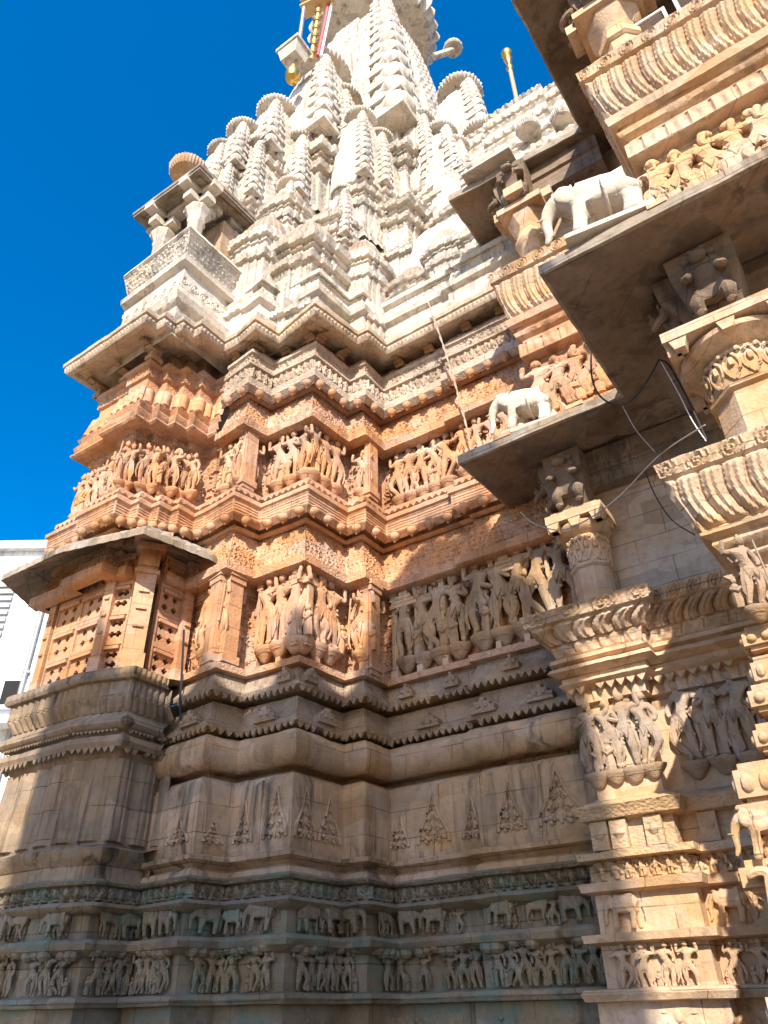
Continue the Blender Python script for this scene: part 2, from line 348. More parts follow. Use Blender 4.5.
# ------------------------------------------------------------------ carved figures (feet at z=0, one metre tall, facing -Y)
def human(k, ped=True, level=1):
    rnd = random.Random(100+k)
    sw = rnd.uniform(-.05, .05); 
    hipx = sw; chx = -sw*.5; hx = sw*.6
    J = [(hipx,0,.50),(hipx*.5,.0,.58),(chx,-.01,.68),(chx,-.005,.765),(hx,0,.82),(hx,-.01,.86)]
    r = [(.108,.085),(.080,.066),(.108,.078),(.075,.06),(.036,.036),(.034,.034)]
    E = [(0,1),(1,2),(2,3),(3,4),(4,5)]
    def chain(root, pts, rr):
        last = root
        for p, q in zip(pts, rr): J.append(p); r.append(q); E.append((last, len(J)-1)); last = len(J)-1
    bend = rnd.choice([0, 1, 2])
    for sd in (-1, 1):
        kx = sd*.075+hipx; ky = -.03; fx = sd*.07
        if bend == 1 and sd > 0: kx += .06; ky = -.06; fx = .01
        if bend == 2 and sd < 0: kx -= .07; ky = -.05; fx = -.10
        chain(0, [(hipx+sd*.06,0,.44),(kx,ky,.27),(fx,0,.06),(fx+sd*.02,-.06,.025)], [.078,.056,.036,.03])
    for sd in (-1, 1):
        sh = (chx+sd*.115,0,.765)
        mode = rnd.choice(['up','hip','chest','down','out','up'])
        el, ha = {'up': ((chx+sd*.20,-.03,.74),(chx+sd*.17,-.05,.93)), 'hip': ((chx+sd*.20,-.01,.62),(hipx+sd*.10,-.06,.53)),
                  'chest': ((chx+sd*.17,-.03,.63),(chx+sd*.05,-.10,.68)), 'down': ((chx+sd*.17,0,.62),(chx+sd*.17,-.04,.46)),
                  'out': ((chx+sd*.22,-.02,.70),(chx+sd*.27,-.05,.80))}[mode]
        chain(3, [sh, el, ha], [.048,.038,.030])
    V, Fs = skinned(J, E, r, level)
    m = MB(); m.add(V, Fs)
    m.ball((hx,-.02,.905), (.054,.058,.062), 10, 8)              # head
    m.ball((hx,-.071,.90), (.010,.014,.016), 6, 4)               # nose
    for sd in (-1,1): m.ball((hx+sd*.05,-.01,.90), (.012,.016,.028), 6, 4); m.ball((hx+sd*.019,-.062,.913), (.010,.008,.007), 6, 4)
    m.ball((hx,-.066,.877), (.016,.008,.006), 6, 4)
    m.lathe((hx,0,.94), [(.052,-.005),(.05,.02),(.036,.03),(.034,.05),(.018,.065),(.004,.085)], 8)     # tall headdress
    m.lathe((hipx,0,.47), [(.098,.05),(.104,.03),(.098,.01)], 10, (1,.8))                        # girdle
    for sd in (-1,1): m.ball((chx+sd*.045,-.06,.715), (.034,.03,.032), 8, 5)
    m.tube([(chx-.05,-.05,.775),(chx,-.085,.69),(chx+.05,-.05,.775)], .010, 5)
    if rnd.random() < .6: m.tube([(hipx-.08,-.06,.50),(hipx-.05,-.085,.36),(hipx,-.07,.48),(hipx+.05,-.085,.34),(hipx+.08,-.06,.50)], .013, 5)
    if rnd.random() < .18: m.tube([(chx+.24,-.05,.30),(chx+.22,-.05,.62),(chx+.20,-.05,.90)], .014, 5)      # staff
    if rnd.random() < .45:                                        # small attendant at the knee
        x = rnd.choice((-1,1))*.19; m.lathe((x,0,.0), [(.05,0),(.065,.1),(.05,.2),(.065,.27),(.03,.32)], 8); m.ball((x,-.01,.36), .042, 8, 6); m.tube([(x-.07,-.02,.25),(x,-.07,.2),(x+.06,-.03,.27)], .018, 5)
    if rnd.random() < .5:                                         # halo slab behind the head
        m.lathe((hx,.05,.90), [(.02,-.13),(.10,-.09),(.13,0),(.10,.10),(.02,.17)], 12, (1,.25))
    if ped:
        m.lathe((0,.02,-.14), [(.02,-.05),(.07,-.02),(.10,.03),(.15,.08),(.17,.11),(.17,.14)], 12, (1,.85))
        m.lathe((0,.02,-.14), [(.125,.05),(.135,.06),(.125,.075)], 12, (1,.85))
    for q in range(16):                                           # worn jewellery, sashes and chips
        an = rnd.uniform(-1.3, 1.3); zz = rnd.choice([.30,.36,.44,.50,.56,.62,.70,.78]); rr = .085 if zz < .66 else .10
        m.ball((chx*.5+rr*math.sin(an), -rr*.75*math.cos(an), zz), (.018,.016,.022), 6, 4)
    for sd in (-1, 1):                                            # scarf ends hanging beside the legs
        x = hipx+sd*rnd.uniform(.12,.17); m.tube([(hipx+sd*.09,-.02,.52),(x,-.03,.38),(x+sd*.02,-.02,.22),(x-sd*.02,-.02,.10)], [.022,.026,.024,.012], 5)
    V_ = np.array(m.V); n_ = vnoise(V_[:,0]*17+k*3, V_[:,1]*17, V_[:,2]*17); n2 = vnoise(V_[:,0]*40+k, V_[:,1]*40, V_[:,2]*40)
    V_[:,0] += .006*n_+.003*n2; V_[:,1] += .005*n2; V_[:,2] += .006*n_; m.V = [tuple(v) for v in V_]
    return m.mesh('human_relief')
def quadruped(kind, level=1):
    m = MB()
    if kind == 'elephant':
        J = [(0,0,.62),(.22,0,.60),(.36,0,.56),(-.22,0,.66),(-.40,-.02,.70),(-.52,-.03,.60),(-.58,-.04,.42),(-.57,-.05,.24),(-.62,-.06,.13)]
        r = [.25,.24,.16,.22,.17,.105,.065,.048,.03]; E = [(0,1),(1,2),(0,3),(3,4),(4,5),(5,6),(6,7),(7,8)]
        legs = [(.26,1),(.24,-1),(-.22,1),(-.24,-1)]; root = {.26:1,.24:1,-.22:3,-.24:3}
        for i, (x, s) in enumerate(legs):
            b = len(J); off = .06*(-1)**i
            J += [(x,s*.12,.42),(x+off*.5,s*.13,.22),(x+off,s*.13,.03)]; r += [.10,.075,.08]; E += [(root[x], b),(b,b+1),(b+1,b+2)]
        V, Fs = skinned(J, E, r, level); m.add(V, Fs)
        for s in (-1,1):
            m.ball((-.34,s*.17,.66), (.10,.03,.15), 10, 6); m.ball((-.475,s*.085,.70), .016, 6, 4)
            m.tube([(-.52,s*.07,.52),(-.60,s*.09,.45),(-.67,s*.085,.46)], [.024,.02,.008], 6)
        m.ball((-.40,0,.83), (.09,.10,.06), 8, 5)
        m.tube([(.47,0,.62),(.52,0,.45),(.51,0,.30)], [.022,.015,.02], 5)
        m.lathe((0,0,.62), [(.262,-.06),(.27,0),(.262,.06)], 14, (.2,1.0)) if False else None
    else:                                   # horse
        J = [(0,0,.60),(.20,0,.60),(.32,0,.60),(-.20,0,.61),(-.32,0,.74),(-.40,0,.90),(-.50,0,.87),(-.58,0,.78)]
        r = [.14,.145,.09,.14,.10,.07,.06,.04]; E = [(0,1),(1,2),(0,3),(3,4),(4,5),(5,6),(6,7)]
        for i, (x, s, ro) in enumerate([(.24,.07,1),(.26,-.07,1),(-.22,.07,3),(-.24,-.07,3)]):
            b = len(J); k = .05*(-1)**i
            J += [(x,s,.44),(x-k,s,.24),(x+k*.3,s,.03)]; r += [.065,.038,.034]; E += [(ro,b),(b,b+1),(b+1,b+2)]
        V, Fs = skinned(J, E, r, level); m.add(V, Fs)
        for s in (-1,1): m.lathe((-.40,s*.03,.96), [(.02,0),(.012,.04),(.002,.07)], 5)
        m.tube([(-.44,0,.98),(-.36,0,.88),(-.27,0,.74)], [.02,.035,.02], 6); m.tube([(.40,0,.62),(.48,0,.48),(.46,0,.28)], [.03,.03,.015], 6)
    return m.mesh(kind+'_relief')
def rider(level=1):
    """small elephant carrying a seated rider, for the frieze"""
    m = MB(); e = quadruped('elephant'); m.add([v.co[:] for v in e.vertices], [tuple(p.vertices) for p in e.polygons])
    m.lathe((-.02,0,.84), [(.10,0),(.085,.10),(.07,.18),(.03,.22)], 8); m.ball((-.02,-.02,1.11), .06, 8, 6)
    return m.mesh('elephant_relief')
def lion_face():
    m = MB(); m.ball((0,0,.5), (.42,.22,.42), 12, 8)
    for s in (-1,1):
        m.ball((s*.17,-.20,.62), .085, 8, 6); m.ball((s*.38,-.05,.80), (.13,.10,.16), 8, 5); m.ball((s*.2,-.17,.33), (.14,.10,.10), 8, 5)
        m.tube([(s*.1,-.2,.2),(s*.3,-.18,.1),(s*.45,-.1,.22),(s*.42,-.08,.38)], [.05,.05,.05,.03], 6)
    m.ball((0,-.24,.47), (.09,.07,.08), 8, 5); m.ball((0,-.17,.20), (.2,.08,.05), 8, 5); m.lathe((0,-.05,.88), [(.14,0),(.1,.1),(.02,.2)], 8)
    return m.mesh('lion_mask')
def vyala(level=1):
    """rearing lion-like bracket beast, 1 m tall, facing -Y"""
    J = [(0,.10,.42),(0,.02,.58),(0,-.06,.72),(0,-.13,.84),(0,-.20,.86)]; r = [.15,.15,.15,.12,.11]; E = [(0,1),(1,2),(2,3),(3,4)]
    def ch(root, pts, rr):
        l = root
        for p, q in zip(pts, rr): J.append(p); r.append(q); E.append((l, len(J)-1)); l = len(J)-1
    for s in (-1,1):
        ch(0, [(s*.14,.02,.34),(s*.17,-.12,.26),(s*.15,-.02,.10),(s*.15,-.12,.04)], [.11,.08,.055,.055])
        ch(2, [(s*.16,-.10,.70),(s*.20,-.22,.58),(s*.13,-.32,.52)], [.08,.055,.05])
    V, Fs = skinned(J, E, r, level); m = MB(); m.add(V, Fs)
    m.ball((0,-.27,.84), (.10,.09,.075), 10, 6)
    for s in (-1,1): m.ball((s*.06,-.30,.92), .028, 8, 5); m.ball((s*.12,-.16,.95), (.05,.03,.06), 8, 5); m.ball((s*.10,-.10,.80), (.09,.09,.14), 8, 6)
    m.tube([(.0,.2,.36),(.12,.28,.45),(.10,.26,.62)], [.03,.03,.04], 6)
    return m.mesh('lion_bracket')
HUM = [human(k) for k in range(16)]; HUMN = [human(k+40, False) for k in range(14)]
ELE = [quadruped('elephant'), rider()]; HOR = [quadruped('horse')]; LION = lion_face(); VYA = vyala()
def variant(me, mat):
    key = me.name+'|'+mat.name
    if key not in _var:
        c = me.copy(); c.materials.clear(); c.materials.append(mat); _var[key] = c
    return _var[key]
_var = {}
def figs(poly, segs, off, z, h, spacing, protos, mat, parent, name, squash=.8, jitter=.06, margin=.06, wide=1.0, flip=True, count=None):
    for i in segs:
        Ln = seglen(poly, i); n = count or max(1, int((Ln-2*margin)/spacing+.5))
        if Ln < .14: continue
        for k in range(n):
            tau = (margin + (Ln-2*margin)*(k+.5)/n)/Ln
            if h < .45 and random.random() < .07: continue
            p, rot = along(poly, i, tau, off); hh = h*random.uniform(1-jitter, 1+jitter*.3); rot += random.uniform(-.18, .18)
            f = random.choice((-1, 1)) if flip else 1
            copy_at(variant(random.choice(protos), mat), name, parent, p, z, rot, (f*hh*wide, hh*squash, hh))
def teeth(name, poly, off, z, w, h, dep, shape='tri'):
    P = np.asarray(poly, float); m = MB()
    for i in range(len(P)-1):
        nn = []
        Ln = seglen(poly, i); n = max(1, int(Ln/w))
        for k in range(n):
            p, rot = along(poly, i, (k+.5)/n, off); d = (P[i+1]-P[i])/Ln; nm = np.array([d[1], -d[0]]); ww = Ln/n*.46
            hh = h*random.uniform(.75, 1.1)
            if random.random() < .04: continue
            if shape == 'tri': pts = [(-ww, z), (ww, z), (ww*.55, z-hh*.55), (0, z-hh), (-ww*.55, z-hh*.55)]
            else: pts = [(-ww, z), (ww, z), (ww, z-hh), (-ww, z-hh)]
            m.prism([(p[0]+d[0]*a, p[1]+d[1]*a, c) for a, c in pts], (-nm[0]*dep, -nm[1]*dep, 0))
    return join(name, m)
PEND = MB().lathe((0,0,0), [(.30,0),(.46,-.12),(.52,-.40),(.44,-.66),(.24,-.86),(.10,-.93),(.14,-1.0),(.02,-1.15)], 10).lathe((0,0,0), [(.40,.10),(.42,.0)], 10).mesh('pendant')
# ================================================================== TEMPLE TOWER
tower = thing('temple_tower', 'carved stone temple tower with a stepped base, statue walls and a curved cream spire', 'temple tower', (-1.0, 9.0, 0))
PM = [(-2.42,8.44),(-1.96,8.06),(-1.66,8.36),(-.98,7.93),(-.50,8.52),(-.25,8.36),(.02,8.74),(.95,8.14),(.91,8.08),(2.1,7.30),(3.3,6.51)]
PMX = [(-2.88,8.82)]+PM
LB = [(-3.9,9.75),(-4.45,8.92),(-3.45,8.28),(-2.9,8.14),(-2.55,8.62)]
UB = [(-4.04,9.97),(-4.75,9.0),(-4.08,8.56),(-4.14,8.48),(-3.51,8.07),(-3.38,8.25),(-3.25,8.17),(-3.13,8.33),(-3.0,8.25),(-2.88,8.41),(-2.76,8.33),(-2.6,8.56)]
LA = LB + PM; UA = UB + PM
zb = lambda y: aty(110, y, 8.15)[2]
Z = {y: zr(y, .05) for y in (1005,995,992,950,940,915,908,888,884,868,862)}
# ---- base courses, all the way round
sweep('base_course', LA, [(.34,0),(.34,.9),(.30,1.0),(.24,1.05),(.24,1.30),(.12,1.33),(.12,Z[1005]),(.20,Z[1005]+.01),(.22,Z[1005]+.05),(.20,Z[995]),(.04,Z[992])], M['green'], tower)
ecw = sweep('elephant_and_crowd_wall', LA, [(.04,Z[992]),(.05,Z[950]-.06),(.17,Z[950]),(.19,Z[950]+.05,),(.15,Z[940]),(.02,Z[940]+.01),(.02,Z[915]-.02),(.12,Z[915]+.02),(.16,Z[908]-.01),(.10,Z[908]+.03),(.03,Z[908]+.04)], M['green'], tower)
sweep('dancer_frieze', LA, [(.03,Z[908]+.04,'crowd'),(.03,Z[888]-.01),(.10,Z[888]),(.12,Z[884]-.01),(.06,Z[884]+.02)], M['greenc'], tower)
sweep('plain_course', PMX, [(.06,Z[884]+.02),(.04,Z[884]+.07),(-.02,Z[868]-.05),(.02,Z[868]-.02),(.09,Z[868]+.01),(.10,Z[862]-.01),(.03,Z[862]+.01)], M['brown'], tower)
figs(LA, range(1, len(LA)-2), .08, 1.40, .30, .21, [LION], M['green'], tower, 'lion_mask', squash=.6, flip=False)
figs(LA, range(1, len(LA)-2), .09, Z[992]+.0, .36, .135, HUMN, M['green'], tower, 'frieze_figure', squash=1.0, wide=1.2, jitter=.12)
figs(LA, range(1, len(LA)-2), .07, Z[940]+.02, .30, .30, ELE+ELE+HOR, M['green'], tower, 'elephant_relief', squash=.9, wide=1.1, jitter=.15)
figs(LA, range(1, len(LA)-2), .06, Z[940]+.01, .27, .42, HUMN, M['green'], tower, 'frieze_figure', squash=.8, wide=1.3, jitter=.2)
# drooping hoods over the heads of the crowd frieze
def hoods(poly, segs, off, z, w, mat, parent):
    m = MB()
    for i in segs:
        Ln = seglen(poly, i); n = max(1, int(Ln/w))
        for k in range(n):
            if random.random() < .2: continue
            p, rot = along(poly, i, (k+.5)/n, off)
            rr = random.uniform(.8, 1.15)
            m.ball((p[0], p[1], z+random.uniform(-.03,.015)), (.075*rr, .07*rr, .055*rr), 8, 5)
    return join(parent, m)
hoods(LA, range(1, len(LA)-2), .10, Z[950]-.01, .085, M['brown'], ecw)

sweep('core_wall', [(-2.6,9.9)]+PMX+[(4.2,5.9)], [(-.52,0),(-.52,10.4),(-3.0,10.5)], M['brown'], tower, rough=0)
# ---- pot moulding (plain face with leaf carvings), torus and dark recess
zk0, zk1 = Z[862]+.01, zr(786,-.03)
zt0, zt1 = zr(780,-.05), zr(750,-.05)
sweep('pot_moulding', PMX, [(.05,zk0-.03),(-.02,zk0),(.0,zk0+.1),(.005,(zk0+zk1)/2),(-.01,zk1-.12),(-.05,zk1-.04),(-.12,zk1),(-.26,zk1+.01)], M['brown'], tower, ds=.08)
zm, hr = (zt0+zt1)/2, (zt1-zt0)/2*1.08
tor = [(-.07+ .14*math.cos(t)*1.0, zm+hr*math.sin(t)) for t in np.linspace(-math.pi*.62, math.pi*.62, 13)]
sweep('torus_moulding', PMX, [(-.26,zk1+.02),(-.26,tor[0][1])]+tor+[(-.48,tor[-1][1]+.005)], M['brown'], tower, dt=.04, ds=.06, rough=.009)
def kapotali(y0, y1, y2, parent):
    a, b, c = zr(y0,0), zr(y1,0), zr(y2,-.1)
    sweep('dark_recess', PMX, [(-.46,a-.14),(-.46,b-.005),(.0,b-.005)], M['brown'], parent)
    se = sweep('sloping_eave', PMX, [(.0,b-.005),(.035,b),(.035,b+.05),(-.01,b+.08),(-.05,b+.14,None),(-.10,c),(-.48,c+.005),(-.48,c+.12)], M['brownc'], parent, ds=.06)
    teeth(se, PM, .033, b+.006, .085, .075, .03)
kapotali(750, 742, 718, tower); kapotali(712, 708, 690, tower)
# small gables with pierced eyes on the lower eave
def gable(poly, i, tau, z, w):
    p, rot = along(poly, i, tau, .03); m = MB()
    for k in range(5):
        hh = .17*(1-abs(k-2)*.27); m.box(((k-2)*w*.17, 0, hh/2), (w*.175, .10, hh))
    m.ball((-.045,-.05,.075), (.028,.02,.028), 8, 5); m.ball((.045,-.05,.075), (.028,.02,.028), 8, 5)
    o = m.build('gable_ornament', M['brownc']); o.parent = tower; o.location = Vector((p[0],p[1],z)) - wloc(tower); o.rotation_euler = (0,0,rot)
zg = zr(742,0)+.05
for i, tau in ((2,.5),(3,.55),(0,.55),(6,.5),(8,.13),(8,.6)): gable(PM, i, tau, zg, .34)
zg = zr(708,0)+.05
for i, tau in ((2,.8),(3,.2),(6,.25),(6,.8),(8,.4)): gable(PM, i, tau, zg, .22)
# carved flame leaves on the pot moulding
def leaf(poly, i, tau, z, w, h):
    p, rot = along(poly, i, tau, .004); m = MB()
    for s in (-1, 1):
        pts = [(s*w*(.55-.55*t)*(1+.15*math.sin(7*t)), -.004, h*(.02+t)) for t in np.linspace(0, 1, 14)]
        m.tube(pts, [.020*(1-.6*t)+.004 for t in np.linspace(0,1,14)], 6)
        for k in range(4):
            f = 1-k*.24; x0 = s*w*f*.27; z0 = h*(.08+k*.20)
            m.tube([(x0+w*.14*f*math.cos(a_)*s*(1-a_*.12), -.006, z0+h*.08*f*math.sin(a_)*(1-a_*.12)) for a_ in np.linspace(0, 5.2, 14)], [.020*f+.003]*14, 6)
            m.ball((s*w*f*.09, -.002, z0+h*.06), (w*.05*f, .022, h*.075), 8, 5)
    m.ball((0,0,h*.12), (w*.07,.02,h*.12), 8, 6)
    o = m.build('leaf_carving', M['brown']); o.parent = tower; o.location = Vector((p[0],p[1],z)) - wloc(tower); o.rotation_euler = (0,0,rot)
for i, tau, w, h in ((0,.55,.3,.24),(1,.5,.2,.2),(2,.22,.22,.42),(2,.75,.26,.5),(3,.25,.26,.5),(3,.72,.28,.46),(6,.10,.2,.36),(6,.48,.34,.50),(6,.9,.2,.42),(8,.25,.26,.46),(8,.62,.40,.52)):
    leaf(PM, i, tau, zk0+.12, w, h)
for i, tau in ((2,.5),(3,.55),(6,.55),(8,.03),(8,.5)):    # open joints between the blocks of the pot moulding
    p, rot = along(PM, i, tau, .0); MB().box((p[0],p[1],(zk0+zk1)/2-.02), (.010,.03,zk1-zk0-.12), rot).build('block_joint', M['brown'], tower)

# ---- lower statue wall
zj0, zj1 = zr(690,-.2), zr(594,-.1)
sweep('statue_wall', PMX, [(-.34,zj0-.06),(-.02,zj0-.04),(-.02,zj0+.04),(-.22,zj0+.06,'lace3'),(-.22,zj1-.22),(-.19,zj1-.21,'lace'),(-.17,zj1-.06),(-.12,zj1-.05),(-.10,zj1)], M['orangec'], tower)
hj = zj1-zj0
SM = M['statue']
figs(PM, [0], -.14, zj0+.30, .92, .30, HUM, SM, tower, 'statue', count=2); figs(PM, [1], -.14, zj0+.30, .92, .30, HUM, SM, tower, 'statue', count=1)
figs(PM, [2], -.10, zj0+.30, 1.0, .30, HUM, SM, tower, 'statue', count=3); figs(PM, [3], -.10, zj0+.30, 1.0, .30, HUM, SM, tower, 'statue', count=3)
figs(PM, [4], -.14, zj0+.30, .92, .3, HUM, SM, tower, 'statue', count=1); figs(PM, [5], -.14, zj0+.30, .92, .3, HUM, SM, tower, 'statue', count=2)
figs(PM, [6], -.14, zj0+.30, 1.02, .3, HUM, M['statuet'], tower, 'statue', count=4); figs(PM, [8], -.13, zj0+.30, 1.08, .3, HUM, M['statuet'], tower, 'statue', count=5)
def pilaster(i, tau, w, z0, z1, mat, off=-.21, dep=.10):
    p, rot = along(PM, i, tau, off); m = MB()
    m.box((0,0,(z1-z0)/2-.03), (w, dep*2, z1-z0+.06)); m.box((0,0,.05), (w*1.3, dep*2.5, .1)); m.box((0,0,z1-z0-.1), (w*1.25, dep*2.4, .07)); m.box((0,0,z1-z0-.03), (w*1.5, dep*2.7, .06))
    m.box((0,-dep*.9,(z1-z0)*.5), (w*.55,.05,(z1-z0)*.8))
    o = m.build('pilaster', mat); o.parent = tower; o.location = Vector((p[0],p[1],z0)) - wloc(tower); o.rotation_euler = (0,0,rot)
for i, tau, w in ((0,.86,.14),(1,.12,.10),(2,.03,.07),(2,.5,.05),(3,.5,.05),(4,.80,.14),(6,.03,.08),(6,.36,.06),(6,.68,.06),(8,.27,.05),(8,.52,.05),(8,.76,.05)):
    pilaster(i, tau, w, zj0+.06, zj1-.02, M['orange'] if i < 6 else M['tan'])
# a framed niche with a small canopy on the corner
for i, tau in ((2,.78),(3,.26),(6,.18),(8,.4)):
    p, rot = along(PM, i, tau, -.14); m = MB()
    for k in range(4): m.box((0,-.01*k,hj*.80+k*.055), (.40-.09*k,.16-.02*k,.05))
    for s in (-1,1): m.box((s*.17,0,hj*.46), (.035,.09,hj*.62))
    o = m.build('niche_frame', M['orange'] if i < 6 else M['tan']); o.parent = tower; o.location = Vector((p[0],p[1],zj0)) - wloc(tower); o.rotation_euler = (0,0,rot)

# ---- capital roofs, pendant cornices and the upper statue wall
def roofed(poly, yl0, yl1, ytop, parent, mat, lip=.02):
    a, b, c = zr(yl0,lip), zr(yl1,lip), zr(ytop,-.18)
    sweep('lace_roof', poly, [(-.12,a-.01),(lip-.02,a),(lip+.01,a+.02),(lip+.01,b),(lip-.02,b+.02),(-.03,b+.03,'lace2'),(-.19,c),(-.22,c+.01)], mat, parent)
    return c
def collar(poly, ya, yb, parent, mat):
    a, b = zr(ya,-.2), zr(yb,-.1)
    sweep('cornice_neck', poly, [(-.20,a),(-.15,a+.02),(-.13,a+.05),(-.16,a+.08),(-.2,a+.10),(-.2,b-.06),(-.05,b-.02)], mat, parent, dt=.03, ds=.05)
c1 = roofed(UA, 592, 583, 555, tower, M['orangec'])
collar(UA, 555, 538, tower, M['orange'])
zp = zr(538,0); zp2 = zr(522,0); zl = zr(517,0); zs0 = zr(507,0)
pc_ = sweep('pendant_cornice', UA, [(-.05,zp-.05),(.0,zp),(.02,zp+.02,'lines'),(.02,zp2-.04),(.05,zp2-.02),(.05,zp2+.04),(.0,zl,'lines'),(-.08,zl+.03),(-.02,zl+.08),(-.02,zl+.13,'lines'),(-.16,zs0+.03)], M['orange'], tower, ds=.06)
teeth(pc_, UA, -.015, zl+.09, .10, .06, .03)
def pendants(poly, segs, off, z, sz, mat):
    me = variant(PEND, mat)
    for i in segs:
        Ln = seglen(poly, i); n = max(1, int(Ln/.24))
        if Ln < .12: continue
        for k in range(n):
            p, rot = along(poly, i, (k+.5)/n, off); copy_at(me, 'pendant', tower, p, z, rot, sz)
nU = len(UB)
pendants(UA, list(range(1, len(UA)-2)), -.005, zp+.03, .135, M['orange'])
zt = zr(446,-.05)
sweep('upper_statue_wall', UA, [(-.16,zs0+.03),(-.22,zs0+.05,'lace3'),(-.22,zt-.16),(-.18,zt-.15,'lace'),(-.17,zt-.02),(-.1,zt)], M['orangec'], tower)
figs(UA, [1,3], -.19, zs0+.17, .74, .19, HUM, SM, tower, 'upper_statue'); figs(UA, [4,5,6,7,8,9,10], -.19, zs0+.17, .72, .2, HUM, SM, tower, 'upper_statue', count=1)
figs(UA, [nU,nU+1], -.13, zs0+.17, .78, .26, HUM, SM, tower, 'upper_statue', count=2); figs(UA, [nU+2,nU+3], -.10, zs0+.17, .84, .26, HUM, SM, tower, 'upper_statue', count=3)
figs(UA, [nU+4,nU+5], -.14, zs0+.17, .74, .2, HUM, SM, tower, 'upper_statue', count=1); figs(UA, [nU+6], -.13, zs0+.17, .84, .22, HUM, SM, tower, 'upper_statue', count=5); figs(UA, [nU+8], -.13, zs0+.17, .84, .22, HUM, SM, tower, 'upper_statue', count=6)
for i, tau in ((0,.90),(4,.85)): pilaster(i, tau, .10, zs0+.05, zt-.06, M['orange'])
PMu = PM
# bhadra has its own ribbed roof; the rest has the lace roof again
zt2 = zr(444,.02)
sweep('ribbed_roof', UB+[PM[0]], [(-.1,zt-.005),(.0,zt),(.03,zt+.03),(.03,zt+.06),(-.02,zt+.10),(.0,zt+.13),(.02,zt+.20),(.0,zt+.23),(-.05,zt+.27),(-.03,zt+.30),(.0,zt+.36),(-.04,zt+.40,'lines'),(-.04,zt+.42,'bigflute'),(-.10,zt+.75),(-.14,zt+.78),(-.14,zt+.84)], M['orange'], tower, ds=.06)
roofed(PM, 452, 444, 426, tower, M['orangec'])
collar(PM, 426, 414, tower, M['orange'])
zq = zr(414,0); zq1 = zr(406,0); zq2 = zr(373,-.05)
hb = zq2-zq1
sweep('pendant_cornice', PM, [(-.05,zq-.05),(.0,zq),(.03,zq+.03),(.03,zq1),(.0,zq1+.03),(-.03,zq1+.04,'crowd'),(-.03,zq1+hb*.36),(.02,zq1+hb*.37),(.02,zq1+hb*.42),(-.04,zq1+hb*.43,'lace2'),(-.05,zq1+hb*.72),(-.02,zq1+hb*.74),(-.02,zq1+hb*.82),(-.08,zq1+hb*.83,'lace'),(-.10,zq2),(-.28,zq2+.02)], M['grey'], tower)
pendants(PM, list(range(0, len(PM)-2)), -.005, zq+.02, .135, M['orange'])
sweep('storey_band', UB+[PM[0]], [(-.14,zt+.83),(-.16,zt+.86),(-.16,zt+1.0),(-.12,zt+1.02,'lace'),(-.12,zt+1.2),(-.08,zt+1.22),(-.08,zt+1.3),(-.28,zt+1.32)], M['orangec'], tower)
# ---- dark neck below the great eave, with struts
zc0, zc1 = zr(350,.30), zr(334,.34)
sweep('eave_neck', UA, [(-.28,zt+.9),(-.28,zc0+.25)], M['brown'], tower)
def strut(i, tau, z0, z1):
    p, rot = along(UA, i, tau, -.16); m = MB(); h = z1-z0
    m.box((0,0,h/2), (.10,.16,h)); m.box((0,-.12,h*.82), (.10,.34,h*.16)); m.box((0,-.05,h*.62), (.16,.26,h*.10)); m.box((0,0,.04), (.16,.22,.08))
    o = m.build('eave_strut', M['brown']); o.parent = tower; o.location = Vector((p[0],p[1],z0)) - wloc(tower); o.rotation_euler = (0,0,rot)
for i, tau in ((1,.1),(1,.9),(3,.85),(nU,.2),(nU,.8),(nU+2,.2),(nU+2,.8),(nU+3,.2),(nU+3,.8),(nU+6,.25),(nU+6,.75),(nU+8,.3),(nU+8,.7)):
    strut(i, tau, zq2-.02 if i >= nU else zt+1.3, zc0+.06)
# ---- the great eave
EV = [(-4.2,9.9),(-5.12,8.72),(-3.5,7.61),(-3.38,7.78),(-3.24,7.69),(-3.12,7.86),(-2.98,7.77),(-2.86,7.94),(-2.72,7.85),(-2.45,8.24),(-2.22,8.10),(-1.90,7.80),(-1.58,8.10),(-.97,7.52),(-.36,8.15),(-.20,8.05),(.08,8.38),(.98,7.76),(2.1,7.0),(3.2,6.3)]
ez = zc0
sweep('great_eave', EV, [(-.85,ez+.28),(-.55,ez+.16),(-.18,ez+.03),(-.13,ez+.03),(-.11,ez-.01),(-.03,ez-.02),(.0,ez+.02,'studs'),(.0,ez+.10),(.03,ez+.12),(.03,ez+.19),(-.02,ez+.22),(-.02,ez+.28),(-.08,ez+.31),(-.10,ez+.38),(-.25,ez+.44),(-.75,ez+.50)], M['eave'], tower, ds=.07)
ET = ez+.44
# ---- left balcony: ribbed foot, fluted parapet, pierced screens, wide eave
LBP = LB + [(-2.42,8.44)]
bal = link('balcony', mesh_np('balcony', *sweep_arrays(LBP, [(.06,Z[884]+.02),(.05,zb(866)),(.13,zb(856)),(.15,zb(850)),(.06,zb(846)),(.0,zb(845)),(.0,zb(842),'ribs'),(-.03,zb(757)),(.0,zb(752)),(.0,zb(748))])), M['foot'], tower)
finish(bal.data)
bm_ = sweep('balcony_moulding', LBP, [(.0,zb(750)),(.09,zb(749)),(.12,zb(744)),(.10,zb(738)),(.02,zb(736)),(.02,zb(733)),(.11,zb(730)),(.14,zb(726)),(.13,zb(722)),(.05,zb(716)),(.02,zb(712))], M['foot'], bal, ds=.07)
teeth(bm_, LBP, .10, zb(748), .08, .07, .05)
teeth(bm_, LBP, .12, zb(732), .05, .035, .04)
sweep('fluted_parapet', LBP, [(.03,zb(713),'flute'),(.11,zb(700),'flute'),(.10,zb(684)),(.15,zb(683)),(.17,zb(680),'scallop'),(.16,zb(673)),(.0,zb(672)),(-.4,zb(671))], M['foot'], bal)
